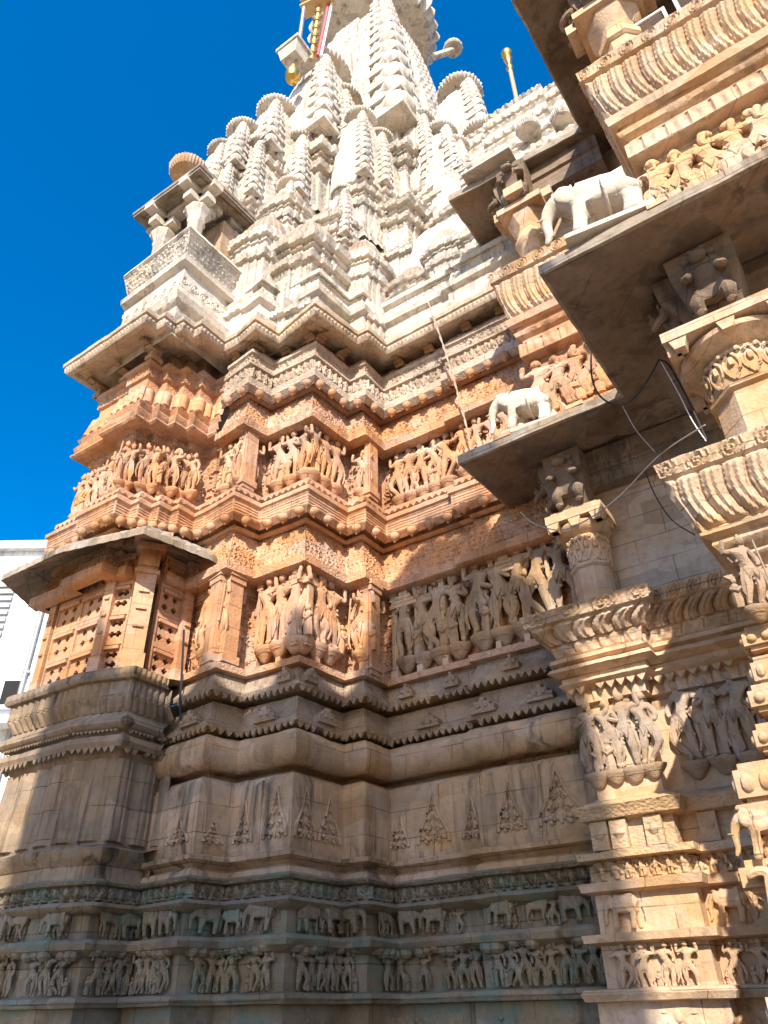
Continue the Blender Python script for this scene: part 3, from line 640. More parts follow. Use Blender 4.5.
zs, ze = zb(673), 6.62
def screen_panel(p0, p1, off, z0, z1, nx, ny, mat, parent):
    """stone screen of nx by ny squares, each pierced by a two by two group of crosses"""
    P0, P1 = np.array(p0, float), np.array(p1, float); d = (P1-P0); Ln = np.linalg.norm(d); d /= Ln; n = np.array([d[1], -d[0]])
    c = .0205; NX, NZ = int(Ln/c), int((z1-z0)/c); m = np.ones((NX, NZ), bool); dep = np.zeros((NX, NZ))
    for ix in range(nx):
        for iz in range(ny):
            x0, x1 = NX*(ix+.06)/nx, NX*(ix+.94)/nx; a0, a1 = NZ*(iz+.08)/ny, NZ*(iz+.92)/ny
            dep[int(x0):int(x1), int(a0):int(a1)] = .022
            for fx in (.30, .70):
                for fz in (.27, .66):
                    cx, cz = int(x0+(x1-x0)*fx), int(a0+(a1-a0)*fz)
                    m[cx-1:cx+1, cz-2:cz+2] = False; m[cx-2:cx+2, cz-1:cz+1] = False
            dep[int(x0)+1:int(x1)-1, int(a1)-3:int(a1)-1] = -.02
    V = []; Fs = []
    th = .07
    def q(a): k = len(V); V.extend(a); Fs.append((k, k+1, k+2, k+3))
    pt = lambda i, j, o: (*(P0+d*(i*Ln/NX)+n*(off-o)), z0+(z1-z0)*j/NZ)
    for i in range(NX):
        for j in range(NZ):
            if not m[i, j]: continue
            o = dep[i, j]; q([pt(i,j,o), pt(i+1,j,o), pt(i+1,j+1,o), pt(i,j+1,o)])
            for di, dj, e in ((1,0,((i+1,j),(i+1,j+1))),(-1,0,((i,j+1),(i,j))),(0,1,((i+1,j+1),(i,j+1))),(0,-1,((i,j),(i+1,j)))):
                a, b = i+di, j+dj
                oo = th if not (0 <= a < NX and 0 <= b < NZ) or not m[a, b] else dep[a, b]
                if oo > o + 1e-6: q([pt(*e[0],o), pt(*e[0],oo), pt(*e[1],oo), pt(*e[1],o)])
    return link('pierced_screen', mesh_py('pierced_screen', V, Fs), mat, parent)
screen_panel(ab(LB[1],.12), ab(LB[2],-.10), -.06, zs+.05, ze, 2, 4, M['orange'], bal)
screen_panel(np.array(LB[2])+[.02,.0], np.array(LB[3])-[.26,-.07], -.06, zs+.05, ze, 1, 4, M['orange'], bal)
screen_panel(np.array(LB[3])+[.13,.17], np.array(LB[4])+[.0,.0], -.06, zs+.05, ze, 1, 4, M['orange'], bal)
def bpost(p, w, mat, rot):
    m = MB(); h = ze+.25-zs
    m.box((0,0,h/2), (w,w*.8,h)); m.box((0,0,.12), (w*1.2,w,.24)); 
    for k in (.30,.42,.54): m.box((0,-w*.4,h*k), (w*.5,.05,.03))
    m.box((0,0,h*.68), (w*1.25,w*1.05,.05)); m.box((0,-.02,h*.76), (w*1.05,w*.9,.16)); m.box((0,0,h*.86), (w*1.5,w*1.4,.07)); m.box((0,-.03,h*.93), (w*1.9,w*1.7,.10))
    m.ball((0,-w*.45,h*.765), (w*.4,.06,.10), 8, 6)
    o = m.build('balcony_post', mat); o.parent = bal; o.location = Vector((p[0],p[1],zs)) - wloc(bal); o.rotation_euler = (0,0,rot)
bpost((-2.99,8.22), .24, M['orange'], R(20)); bpost((-3.44,8.36), .14, M['orange'], R(-20)); bpost((-4.40,9.0), .13, M['orange'], R(-33)); bpost((-2.56,8.66), .13, M['orange'], R(50))
# dark room behind the screens
m = MB(); m.prism([(*ab(p, 0, .40), zs) for p in (LB[1], LB[2])]+[(-2.75,8.62,zs),(-2.5,9.0,zs),(-3.4,10,zs)], (0,0,ze-zs+.3)); m.build('inner_wall', M['brown'], bal)
OUT = [(-4.95,9.55),(-5.05,8.62),(-4.04,7.95),(-2.88,7.54),(-2.17,8.22),(-2.05,8.55)]
INN = [(-4.0,9.75),(-4.45,9.0),(-3.45,8.36),(-2.95,8.22),(-2.58,8.64),(-2.45,8.78)]
def sloped_eave(name, out, inn, zo, zi, th, mat, parent, wave=.03):
    V = []; cols = []
    O, I = np.array(out, float), np.array(inn, float); rows = []
    for k in range(len(O)-1):
        n = max(2, int(np.linalg.norm(O[k+1]-O[k])/.03))
        for j in range(n + (k == len(O)-2)):
            t = j/n; rows.append((O[k]+(O[k+1]-O[k])*t, I[k]+(I[k+1]-I[k])*t))
    nT = 9; nc = 2*nT
    for c, (o, i) in enumerate(rows):
        wv = wave*abs(math.sin(c*.03/.17*math.pi))
        for k in range(nT):
            u = k/(nT-1); V.append((*(o+(i-o)*u), zo+(zi-zo)*(u**.8)+th+wv))
        for k in range(nT):
            u = 1-k/(nT-1); V.append((*(o+(i-o)*u), zo+(zi-zo)*(u**.8)-.25*wv))
    Q = [(c*nc+k, (c+1)*nc+k, (c+1)*nc+(k+1)%nc, c*nc+(k+1)%nc) for c in range(len(rows)-1) for k in range(nc)]
    return link(name, finish(mesh_np(name, V, Q)), mat, parent)
sloped_eave('balcony_eave', OUT, INN, 6.44, 6.85, .06, M['slab'], bal)
m = MB()
for k in range(len(INN)-1):
    a, b = np.array(INN[k]), np.array(INN[k+1]); d = b-a; Ln = np.linalg.norm(d)
    m.box(((a[0]+b[0])/2,(a[1]+b[1])/2,6.74), (Ln,.22,.16), math.atan2(d[1],d[0]))
m.build('lintel', M['brown'], bal)

# ================================================================== THE SPIRE
SPN = []                                                  # plan of a spire: stepped square in (a,b), half side 1
for q in range(4):
    cs, sn = [(1,0),(0,1),(-1,0),(0,-1)][q]
    for a, b in ((-.86,-.86),(-.60,-.86),(-.60,-.93),(-.32,-.93),(-.32,-1.0),(.32,-1.0),(.32,-.93),(.60,-.93),(.60,-.86)):
        SPN.append((a*cs-b*sn, a*sn+b*cs))
SPN = np.array(SPN)
def spire_body(name, C, prof, mat, parent, fine=.05, lace=True, dsz=.05):
    """prof: (z, half side, pattern depth) rings; lofts the stepped plan, with lace cut in alternate strips"""
    n = len(SPN); pts, kind, nrm, ss = [], [], [], []
    hm = max(p[1] for p in prof)
    for i in range(n):
        p, q = SPN[i], SPN[(i+1) % n]; L0 = np.linalg.norm(q-p); m = max(1, int(L0*hm/fine))
        d = (q-p)/L0; nn = np.array([d[1], -d[0]])
        for k in range(m): pts.append(p+(q-p)*k/m); nrm.append(nn); kind.append((i % 9, k/m, L0)); ss.append(k/m*L0)
    pts = np.array(pts); nrm = np.array(nrm)
    zs_, hs_ = [], []
    for k in range(len(prof)-1):
        z0, h0 = prof[k][:2]; z1, h1 = prof[k+1][:2]; m = max(1, int(abs(z1-z0)/dsz))
        for j in range(m): zs_.append(z0+(z1-z0)*j/m); hs_.append(h0+(h1-h0)*j/m)
    zs_.append(prof[-1][0]); hs_.append(prof[-1][1]); zs_, hs_ = np.array(zs_), np.array(hs_)
    D = np.zeros((len(zs_), len(pts)))
    if lace:
        lo, hi = prof[0][0], prof[-1][0]
        for c, (e, u, L0) in enumerate(kind):
            s = u*L0*hm
            if L0 > .2:
                edge = min(u, 1-u)*L0*hm
                if edge > .03:
                    sc = max(.07, .16*hm*.6)
                    g = np.sin(2*np.pi*s/sc)*np.sin(2*np.pi*zs_/sc/.9); g2 = np.sin(2*np.pi*zs_/(sc*1.5)+np.cos(2*np.pi*s/sc)*1.6)
                    D[:,c] = .022*hm**.3*(sst(g, -.2, .4) + .7*sst(g2, -.3, .5) - .7)*min(1, (edge-.03)/.03)
    PX = pts[None,:,:]*hs_[:,None,None] + nrm[None]*D[:,:,None]
    X = C[0]+PX[:,:,0]*A[0]+PX[:,:,1]*B[0]; Y = C[1]+PX[:,:,0]*A[1]+PX[:,:,1]*B[1]; Zz = zs_[:,None]+0*X
    jit = .008*vnoise(X*4, Y*4, Zz*4); X = X+jit; Y = Y-jit
    V = np.stack([X, Y, Zz], -1).reshape(-1, 3); nc = len(pts); r = np.arange(len(zs_)-1)[:,None]; c = np.arange(nc)[None]; c1 = (c+1) % nc
    Q = np.stack([r*nc+c, r*nc+c1, (r+1)*nc+c1, (r+1)*nc+c], -1).reshape(-1, 4)
    return link(name, finish(mesh_np(name, V, Q), 40), mat, parent)
def corner(C, h): return np.array([C[0]+.86*h*(A[0]-B[0]), C[1]+.86*h*(A[1]-B[1])])
HOOD = MB()
HOOD.add([(-.5,.0,0),(0,-.5,.0),(.5,0,0),(-.5,0,.16),(0,-.5,.16),(.5,0,.16),(-.34,0,.62),(0,-.34,.70),(.34,0,.62),(0,.1,.7),(0,.1,0)],
         [(0,1,4,3),(1,2,5,4),(3,4,7,6),(4,5,8,7),(6,7,9),(7,8,9),(0,10,1),(1,10,2)])
HOOD.ball((0,-.20,.30), (.30,.26,.34), 10, 7); HOOD.ball((-.26,-.02,.28), (.17,.17,.26), 8, 5); HOOD.ball((.26,-.02,.28), (.17,.17,.26), 8, 5)
HOOD = HOOD.mesh('hood', 30)
yawAB = math.atan2(A[1]+B[1], A[0]+B[0])
def amalaka(name, C, z, r, mat, parent, squash=.36):
    n = 120; V = []; prof = [(.55,-.9),(.86,-.75),(.98,-.35),(1.0,0),(.97,.35),(.80,.75),(.45,.95)]
    for i in range(n):
        a = 2*math.pi*i/n; w = 1-.075*abs(math.sin(a*18))
        for q, h in prof: V.append((C[0]+r*q*w*math.cos(a), C[1]+r*q*w*math.sin(a), z+h*r*squash))
    m = len(prof); Fs = [(i*m+k, ((i+1)%n)*m+k, ((i+1)%n)*m+k+1, i*m+k+1) for i in range(n) for k in range(m-1)]
    Fs.append(tuple(i*m for i in range(n))[::-1]); Fs.append(tuple(i*m+m-1 for i in range(n)))
    o = link(name, finish(mesh_py(name, V, Fs)), mat, parent)
    MBd = MB(); MBd.lathe((C[0],C[1],z+r*squash*.95), [(.5*r,0),(.62*r,.1*r),(.5*r,.22*r),(.3*r,.3*r),(.36*r,.42*r),(.22*r,.55*r),(.05*r,.75*r)], 20)
    MBd.build('spire_pot', mat, parent)
    return o
def hoods_on(name, C, h_of, z0, z1, w, mat, parent):
    """the ridge of small hooded niches that climbs the near corner"""
    z = z0; V = []; Fs = []
    base = [np.array(v.co[:]) for v in HOOD.vertices]; faces = [tuple(p.vertices) for p in HOOD.polygons]
    while z < z1:
        h = h_of(z); s = w*h; step = s*.66
        p = corner(C, h); q = p + (A-B)*.0
        c_, s_ = math.cos(yawAB), math.sin(yawAB); n = len(V)
        for v in base:
            x, y, zz = v*s; V.append((q[0]+x*c_-y*s_, q[1]+x*s_+y*c_, z+zz))
        Fs += [tuple(i+n for i in f) for f in faces]; z += step
    return link(name, finish(mesh_py(name, V, Fs), 30), mat, parent)
def block_prof(z0, z1, h):
    """a moulded block: foot mouldings, plain shaft, two cornices"""
    H = z1-z0; f = lambda u: z0+H*u
    return [(f(0),h*1.12),(f(.05),h*1.12),(f(.07),h*1.02),(f(.11),h*1.08),(f(.14),h*1.0),(f(.17),h*.94),(f(.48),h*.93),(f(.50),h*.98),(f(.54),h*.98),(f(.545),h*1.10),(f(.59),h*1.16),(f(.60),h*1.0),(f(.72),h*.97),(f(.725),h*1.04),(f(.76),h*1.04),(f(.765),h*1.18),(f(.82),h*1.24),(f(.83),h*1.06),(f(.87),h*1.0),(f(.92),h*.88),(f(1),h*.80)]
def wpx(px_, p): # metres covered by px_ pixels at point p
    return px_/F*(p[1]*CP+(p[2]-EYE)*SP)
def place_block(x, y0, y1, Y, wpix, mat, parent=None, top=True):
    p0, p1 = aty(x, y0, Y), aty(x, y1, Y); h = wpx(wpix, (p0+p1)/2)/2/1.14
    C = np.array([p0[0], p0[1]]) - .86*h*(A-B)
    o = spire_body('shrine_block', C, [(p0[2]-.8,h*1.0),(p0[2]-.01,h*1.0)]+block_prof(p0[2], p1[2], h), mat, parent or tower, fine=.045, lace=True, dsz=.05)
    if top:
        o2 = spire_body('shrine_roof', C, [(p1[2]-.01,h*.80),(p1[2]+h*.4,h*.70),(p1[2]+h*.9,h*.50),(p1[2]+h*1.25,h*.25),(p1[2]+h*1.35,h*.1)], M['rust'], o, fine=.06, dsz=.06)
    return C, p1[2], h, o
def place_spire(x, y0, y1, ytop, Y, wpix, mat, base=None, w=.80):
    """small spire whose near corner ridge runs from pixel row y0 up to y1, disc centred at ytop"""
    p0, p1 = aty(x, y0, Y), aty(x, y1, Y+.25)
    h = wpx(wpix, p0)/2/.92; C = np.array([p0[0], p0[1]]) - .86*h*(A-B); z0, z1 = p0[2], p1[2]; H = z1-z0
    hof = lambda z: h*(1-.40*min(1, max(0, (z-z0)/H))**2.0)
    root = spire_body('small_spire', C, [(z0-.02,h*.6)]+[(z0+H*u, hof(z0+H*u)) for u in np.linspace(0, 1, 9)]+[(z1+.01,h*.3)], mat, tower, fine=.045, dsz=.045)
    hoods_on('hood_ridge', C, hof, z0+.02, z1-.05, w, M['cream'], root)
    zt_ = aty(x, ytop, C[1])[2]
    amalaka('spire_disc', C, max(z1+.3*h, min(zt_, z1+.8*h)), h*.80, M['cream'], root, .26)
    if base:
        pb = aty(x, base, Y); Hb = z0-pb[2]
        spire_body('spire_base', C, block_prof(pb[2], z0, h*1.0), mat, root, fine=.045, lace=True, dsz=.05)
    return C, h
# main body
MC = np.array([-.08,13.4])
def mh(z): return float(np.interp(z, [10.5,12,14,17,20,23,26,28,29.4,30.4], [3.6,3.45,3.2,2.95,2.72,2.46,2.15,1.88,1.68,1.5]))
spire_body('main_spire', MC, [(z, mh(z)) for z in np.linspace(10.5,30.2,30)]+[(30.3,.7)], M['cream'], tower, fine=.07, dsz=.08)
hoods_on('hood_ridge', MC, mh, 20.0, 30.0, .56, M['cream'], tower)
am = amalaka('great_disc', MC, 32.2, 2.5, M['cream'], tower, .34)
spire_body('spire_core', np.array([-1.9,11.5]), [(11.0,2.3),(13,2.2),(15,1.9),(17,1.4),(18,.8)], M['cream'], tower, fine=.1, dsz=.12)
spire_body('spire_core', np.array([2.6,10.8]), [(10.6,2.9),(12.5,2.7),(14.5,2.2),(16,1.4)], M['cream'], tower, fine=.1, dsz=.12)
sweep('spire_plinth', UA, [(.0,ET-.3),(.0,ET+.12),(-.06,ET+.16),(-.04,ET+.26),(-.14,ET+.3),(-.14,ET+.62),(-.06,ET+.66),(-.04,ET+.76),(-.14,ET+.8,'lace'),(-.2,ET+1.15),(-.12,ET+1.18),(-.12,ET+1.28),(-.4,ET+1.34)], M['cream'], tower, ds=.08)
# big base blocks of the main ridge
place_block(409, 252, 192, 9.35, 92, M['creamc'], top=False); place_block(408, 196, 135, 9.75, 84, M['creamc'], top=False)
# small spires: ridge x, foot row, head row, disc row, depth, width in pixels, block foot row
place_spire(322, 133, 55, 45, 9.55, 82, M['cream'], 215)
place_spire(270, 150, 104, 95, 9.3, 56, M['cream'], 222)
place_spire(235, 168, 128, 119, 9.1, 50, M['cream'], 205)
place_spire(364, 176, 116, 108, 9.15, 46, M['cream'], 238)
place_spire(455, 176, 130, 122, 9.3, 48, M['cream'], 240)
place_spire(484, 150, 80, 70, 10.0, 66, M['cream'], 215)
place_spire(212, 190, 150, 143, 9.2, 44, M['cream'], 215)
for q in ((298,196,140,131,9.35,50,236),(345,152,92,83,9.95,54,190),(432,182,118,110,9.75,52,215),(252,196,146,138,9.0,44,225),(385,186,138,130,9.5,40,215),(470,196,146,138,9.0,46,235),(222,205,170,163,8.9,36,225),(505,190,128,118,9.3,56,235),(345,236,196,190,8.95,36,262),(287,226,188,182,8.95,38,250)):
    place_spire(*q[:6], M['cream'], q[6])
# lower tier on the great eave
for x, y0, y1, Y, w in ((258,306,216,8.35,74),(309,308,222,8.2,104),(368,318,240,8.6,58),(335,262,205,8.9,70),(285,250,188,8.8,60),(425,306,268,8.6,66),(462,292,228,8.3,52),(500,276,215,8.0,60)):
    place_block(x, y0, y1, Y, w, M['cream'])
# ---- pavilion on the great eave, at the left
k_ = .97
PV = [ab((-3.18,7.63), -1.75), (-3.18,7.63), ab((-3.18,7.63), 0, 1.55)]
pav = link('pavilion', mesh_np('pavilion', *sweep_arrays([ab(PV[0],.1,.35), ab(PV[1],-.22,.30), ab(PV[2],-.22)], [(.10,ET-.5),(.12,ET-.12),(.12,ET+.10),(.20,ET+.16),(.24,ET+.30),(.12,ET+.36),(.10,ET+.42,'scroll'),(.10,ET+1.05),(.20,ET+1.10),(.22,ET+1.2),(.08,ET+1.26),(.10,ET+1.34,'lace'),(.26,ET+1.72),(.29,ET+1.76),(.27,ET+1.84),(.05,ET+1.85)])), M['cream'], tower)
finish(pav.data)
zpv = ET+1.84; zrf = 14.2
sweep('pavilion_roof', [ab(PV[0],0,1.2), PV[0], PV[1], PV[2]], [(-.9,zrf+.22),(-.45,zrf+.10),(-.05,zrf),(0,zrf+.01),(0,zrf+.07),(.02,zrf+.08),(.02,zrf+.15),(-.05,zrf+.18),(-.6,zrf+.42),(-1.0,zrf+.55)], M['slab'], pav)
def pcol(p):
    m = MB(); H = zrf+.14-zpv
    m.lathe((0,0,0), [(.19,0),(.19,.12),(.14,.16),(.14,H*.45),(.17,H*.48),(.15,H*.54),(.20,H*.6),(.24,H*.66),(.20,H*.7)], 8, a0=R(22))
    for r in (0, math.pi/2):
        m.box((0,0,H*.78), (.62,.2,.14), r); m.box((0,0,H*.92), (.9,.22,.14), r)
    o = m.build('pavilion_column', M['cream']); o.parent = pav; o.location = Vector((p[0],p[1],zpv-.02)) - wloc(pav); o.rotation_euler = (0,0,R(-33.5))
pcol(ab(PV[1],-.40,.42)); pcol(ab(PV[0],.45,.42)); pcol(ab(PV[1],-.40,1.5))
m = MB(); q = ab(PV[1],-.9,1.3); m.box((q[0],q[1],zpv+.6), (1.2,.8,1.6), R(-33)); m.build('inner_wall', M['brown'], pav)
# broken ribbed dome behind the pavilion roof
amalaka('pavilion_dome', aty(190,168,9.0)[:2], aty(190,172,9.0)[2], .42, M['brown'], pav, .5)
# ================================================================== PILLARED HALL ON THE RIGHT
hall = thing('temple_hall', 'sandstone temple hall with deep eaves on carved pillars and balcony parapets, beside the tower', 'temple hall', (2.6, 6.2, 0))
def put(mb, name, mat, parent, loc, rot=0, ang=38):
    o = mb.build(name, mat, None, ang); o.parent = parent; o.matrix_basis = wmat(parent).inverted() @ Matrix.Translation(Vector(loc)) @ Matrix.Rotation(rot, 4, 'Z'); return o
RA = math.atan2(A[1], A[0])
zp_ = lambda y: aty(600, y, 7.05)[2]
zc_ = lambda x, y, Y: aty(x, y, Y)[2]
PC = (1.76, 7.12)
PP = [ab(PC,0,.9), np.array(PC), ab(PC,.80,0), ab(PC,.80,.16), ab(PC,2.6,.16)]
zH = {y: zp_(y) for y in (1003,990,943,935,930,892,882,862,852,820,808)}
zst = zc_(583,806,7.15); zd = zc_(578,690,7.12); zsp = zc_(568,660,7.1)
sweep('hall_base_course', PP, [(.3,0),(.3,.9),(.22,1.0),(.2,1.3),(.10,1.33),(.10,zH[1003]),(.17,zH[1003]+.01),(.19,zH[990]-.03),(.17,zH[990]),(.03,zH[990]+.01),(.03,zH[943]-.02),(.13,zH[943]),(.14,zH[935]),(.02,zH[935]+.01),(.02,zH[892]-.02),(.10,zH[892]),(.12,zH[882]-.01),(.0,zH[882])], M['tan'], hall)
sweep('hall_dancer_frieze', PP, [(.0,zH[882],'crowd'),(.0,zH[862]),(.10,zH[862]+.01),(.10,zH[852]-.01),(-.06,zH[852]),(-.06,zH[820]-.02),(.03,zH[820]),(.06,zH[808]-.03),(.08,zH[808]),(.02,zH[808]+.03),(-.10,zst+.05)], M['tanc'], hall)
hw = sweep('hall_statue_wall', PP, [(-.10,zst+.04),(-.12,zd-.16),(-.06,zd-.15,'block'),(-.05,zd-.02),(.02,zd),(.05,zd+.03),(.02,zd+.06),(.02,zd+.10),(.08,zd+.13),(.12,zd+.15),(.10,zd+.19),(.03,zd+.21),(.03,zsp-.08),(.09,zsp-.06),(.09,zsp-.02),(.02,zsp)], M['tan'], hall)
teeth(hw, PP, .01, zd, .10, .07, .05)
spz = 5.0
sweep('leaf_parapet', PP, [(.02,zsp),(.04,zsp+.02,'block'),(.07,zsp+.12),(.06,zsp+.13,'sleaf'),(.20,spz-.13),(.24,spz-.12,'scroll'),(.27,spz),(.24,spz+.02),(-.35,spz+.03)], M['tan'], hall)
figs(PP, [1], -.08, zst+.27, .72, .2, HUM, M['statuet'], hall, 'pier_statue', count=4, wide=1.1); figs(PP, [3], -.08, zst+.27, .78, .24, HUM, M['statuet'], hall, 'pier_statue', count=7)
figs(PP, [0,1,3], .04, zH[935]+.02, zH[892]-zH[935], .33, [ELE[0]], M['tan'], hall, 'pier_elephant', squash=.7, flip=False)
figs(PP, [1,3], .07, zH[990]+.0, zH[943]-zH[990]-.01, .19, HUMN, M['tan'], hall, 'pier_frieze_figure', wide=1.3)
figs(PP, [1,3], .08, 1.36, .28, .22, [LION], M['tan'], hall, 'lion_mask', squash=.6, flip=False)
for i, t in ((1,.12),(1,.34),(1,.72),(3,.1),(3,.3)):
    m = MB(); p, r = along(PP, i, t, -.05)
    m.box((p[0],p[1],(zH[852]+zH[820])/2), (.15,.10,zH[820]-zH[852]-.03), r); m.lathe((p[0],p[1],(zH[852]+zH[820])/2), [(.05,-.05),(.08,0),(.05,.05)], 8)
    m.build('niche_block', M['tanc'], hall)
# column on the far parapet, with its capital and lion bracket, and the plain wall behind
def column(p, r, z0, z1, zt, mat, parent, n=8):
    m = MB(); H = z1-z0
    m.lathe((0,0,0), [(r*1.1,-.1),(r*1.1,.02),(r*.95,.05),(r*.93,H*.45),(r*1.04,H*.47),(r*1.04,H*.50),(r*.95,H*.52)], n, a0=R(22))
    m.lathe((0,0,0), [(r*.95,H*.52),(r*.93,H*.84),(r*.85,H*.86)], 24)
    m.lathe((0,0,0), [(r*.9,H*.84),(r*1.15,H*.87),(r*1.35,H*.92),(r*1.38,H*.96),(r*1.2,H*.985),(r*1.2,H)], 32)
    col = put(m, 'column', mat, parent, (p[0],p[1],z0), RA)
    V = []; rr = r*.955
    c = MB()
    rnd = random.Random(3)
    for k in range(14):                                    # carved leaf band round the shaft
        a = 2*math.pi*k/14
        for s in (-1,1): c.tube([(rr*math.cos(a+s*.20*math.sin(t*3.1)),rr*math.sin(a+s*.20*math.sin(t*3.1)),H*(.53+.28*t)) for t in np.linspace(0,1,8)], .016, 5)
        c.ball((rr*math.cos(a),rr*math.sin(a),H*.70), (.03,.03,.05), 6, 4); c.ball((rr*math.cos(a+.22),rr*math.sin(a+.22),H*.80), (.03,.03,.03), 6, 4)
    put(c, 'leaf_band', mat, col, (p[0],p[1],z0), RA)
    ab_ = MB(); ab_.box((0,0,.05), (r*2.9,r*2.9,.10)); ab_.box((0,0,.12), (r*2.4,r*2.4,.06))
    for s in range(-1, 2):
        for e in (-1,1):
            ab_.prism([(s*r*1.1-.07,e*r*1.42,.0),(s*r*1.1+.07,e*r*1.42,.0),(s*r*1.1+.04,e*r*1.42,-.10),(s*r*1.1-.04,e*r*1.42,-.10)], (0,-e*.10,0))
            ab_.prism([(e*r*1.42,s*r*1.1-.07,.0),(e*r*1.42,s*r*1.1+.07,.0),(e*r*1.42,s*r*1.1+.04,-.10),(e*r*1.42,s*r*1.1-.04,-.10)], (-e*.10,0,0))
    put(ab_, 'abacus', mat, col, (p[0],p[1],z1), RA)
    return col
def bracket(p, z0, z1, w, dirv, mat, parent):
    """a lion bracket: a flaring block carrying a crouching beast on its face"""
    d = np.array(dirv); rot = math.atan2(d[0], -d[1]); H = z1-z0
    m = MB(); m.prism([(-w*.3,-.02,0),(w*.3,-.02,0),(w*.5,-w*.55,H*.72),(w*.5,-w*.6,H),(-w*.5,-w*.6,H),(-w*.5,-w*.55,H*.72)], (0,.01,0))
    m = MB(); V = [(-w*.32,-.05,0),(w*.32,-.05,0),(w*.32,.15,0),(-w*.32,.15,0),(-w*.5,-w*.5,H*.7),(w*.5,-w*.5,H*.7),(w*.5,.15,H*.7),(-w*.5,.15,H*.7),(-w*.52,-w*.55,H),(w*.52,-w*.55,H),(w*.52,.15,H),(-w*.52,.15,H)]
    m.add(V, [(3,2,1,0),(0,1,5,4),(1,2,6,5),(2,3,7,6),(3,0,4,7),(4,5,9,8),(5,6,10,9),(6,7,11,10),(7,4,8,11),(8,9,10,11)])
    br = put(m, 'bracket', mat, parent, (p[0],p[1],z0), rot, 30)
    f = bpy.data.objects.new('lion_bracket', variant(VYA, mat)); COL.objects.link(f); f.parent = br
    s = H*.88; f.location = (0, -w*.36, .0); f.scale = (s*1.25, s*1.05, s)
    return br
ez3 = 6.93
fc = ab(PC, .43, .16)
cf = column(fc, .22, spz+.02, 6.05, ez3, M['tan'], hall)
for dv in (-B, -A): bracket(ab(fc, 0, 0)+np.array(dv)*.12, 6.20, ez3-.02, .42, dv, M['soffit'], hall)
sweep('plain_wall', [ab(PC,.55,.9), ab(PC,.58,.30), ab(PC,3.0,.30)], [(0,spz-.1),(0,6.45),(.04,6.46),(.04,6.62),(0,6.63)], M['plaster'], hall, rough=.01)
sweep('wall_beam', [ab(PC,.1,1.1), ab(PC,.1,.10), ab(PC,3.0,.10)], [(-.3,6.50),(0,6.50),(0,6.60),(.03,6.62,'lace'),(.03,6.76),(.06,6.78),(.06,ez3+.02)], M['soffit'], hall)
# ---- near parapet and pier at the right edge
NC = (2.29, 4.53)
NP = [ab(NC,0,1.6), np.array(NC), ab(NC,2.2,0)]
zn = zc_(700,532,4.53)
sweep('near_parapet', NP, [(.0,zn-.02),(.02,zn,'sleaf'),(.15,spz-.13),(.17,spz-.12,'scroll'),(.19,spz),(.16,spz+.02),(-.5,spz+.03)], M['tan'], hall)
nm_ = sweep('near_moulding', NP, [(-.24,zn-.62),(-.20,zn-.42),(-.14,zn-.40),(-.13,zn-.32),(-.16,zn-.31),(-.15,zn-.26),(-.09,zn-.24),(-.07,zn-.21),(-.09,zn-.18),(-.04,zn-.15),(-.01,zn-.11),(-.02,zn-.07),(.04,zn-.04),(.04,zn-.015),(.0,zn)], M['tan'], hall, ds=.06)
teeth(nm_, NP, -.14, zn-.30, .13, .06, .05)
sweep('near_pier', NP, [(.0,0),(.0,1.55),(-.10,1.6),(-.10,2.15),(-.04,2.2),(-.06,2.28),(-.18,2.3),(-.18,2.75),(-.08,2.8),(-.08,2.9),(-.20,2.93),(-.22,3.35),(-.14,3.4),(-.14,3.46),(-.26,3.5),(-.24,zn-.62)], M['tan'], hall)
for (zz, h, w, x, y) in ((3.62,.09,.34,2.46,4.60),(3.40,.12,.30,2.44,4.60),(3.22,.10,.36,2.40,4.60),(2.98,.10,.30,2.34,4.62),(2.72,.16,.40,2.22,4.66),(2.54,.06,.44,2.20,4.66),(2.22,.10,.44,2.14,4.68),(1.58,.16,.52,2.16,4.70),(.75,1.5,.46,2.18,4.72)):
    w *= .86; m = MB(); m.box((0,0,0), (w,w*.9,h)); m.box((0,0,h*.5+.02), (w*.82,w*.75,.04)); m.box((0,0,-h*.5-.015), (w*.8,w*.7,.03))
    for s in (-.3,0,.3): m.ball((s*w,-w*.45,0), (w*.12,.03,min(h*.35,.07)), 8, 5); m.ball((-w*.5,s*w,0), (.03,w*.12,min(h*.35,.07)), 8, 5)
    put(m, 'console', M['tan'], hall, (x+.07,y,zz), RA)
figs(NP, [1], -.22, 2.98+.14, .5, .30, HUMN, M['statuet'], hall, 'pier_statue'); figs(NP, [1], -.06, 1.62, .5, .28, HUMN, M['statuet'], hall, 'pier_frieze_figure', wide=1.2); figs(NP, [1], -.14, 2.32, .40, .5, [ELE[0]], M['tan'], hall, 'pier_elephant', flip=False)
copy_at(variant(HUM[4], M['statuet']), 'bracket_figure', hall, (2.42,4.42), 3.78, RA+.5, .55)
copy_at(variant(ELE[0], M['tan']), 'pier_elephant', hall, (2.16,4.52), 2.28, RA, (.36,.36,.36))
copy_at(variant(HOR[0], M['tan']), 'rearing_horse', hall, (2.06,4.50), 1.68, RA, (.56,.6,.56)).rotation_euler = (0, R(24), RA)
nc_ = ab(NC, .80, .45)
cn = column((2.90,4.36), .33, spz+.02, 6.02, ez3, M['tan'], hall)
for dv in (-B, -A): bracket(np.array((2.90,4.36))+np.array(dv)*.16, 6.20, ez3-.02, .52, dv, M['soffit'], hall)
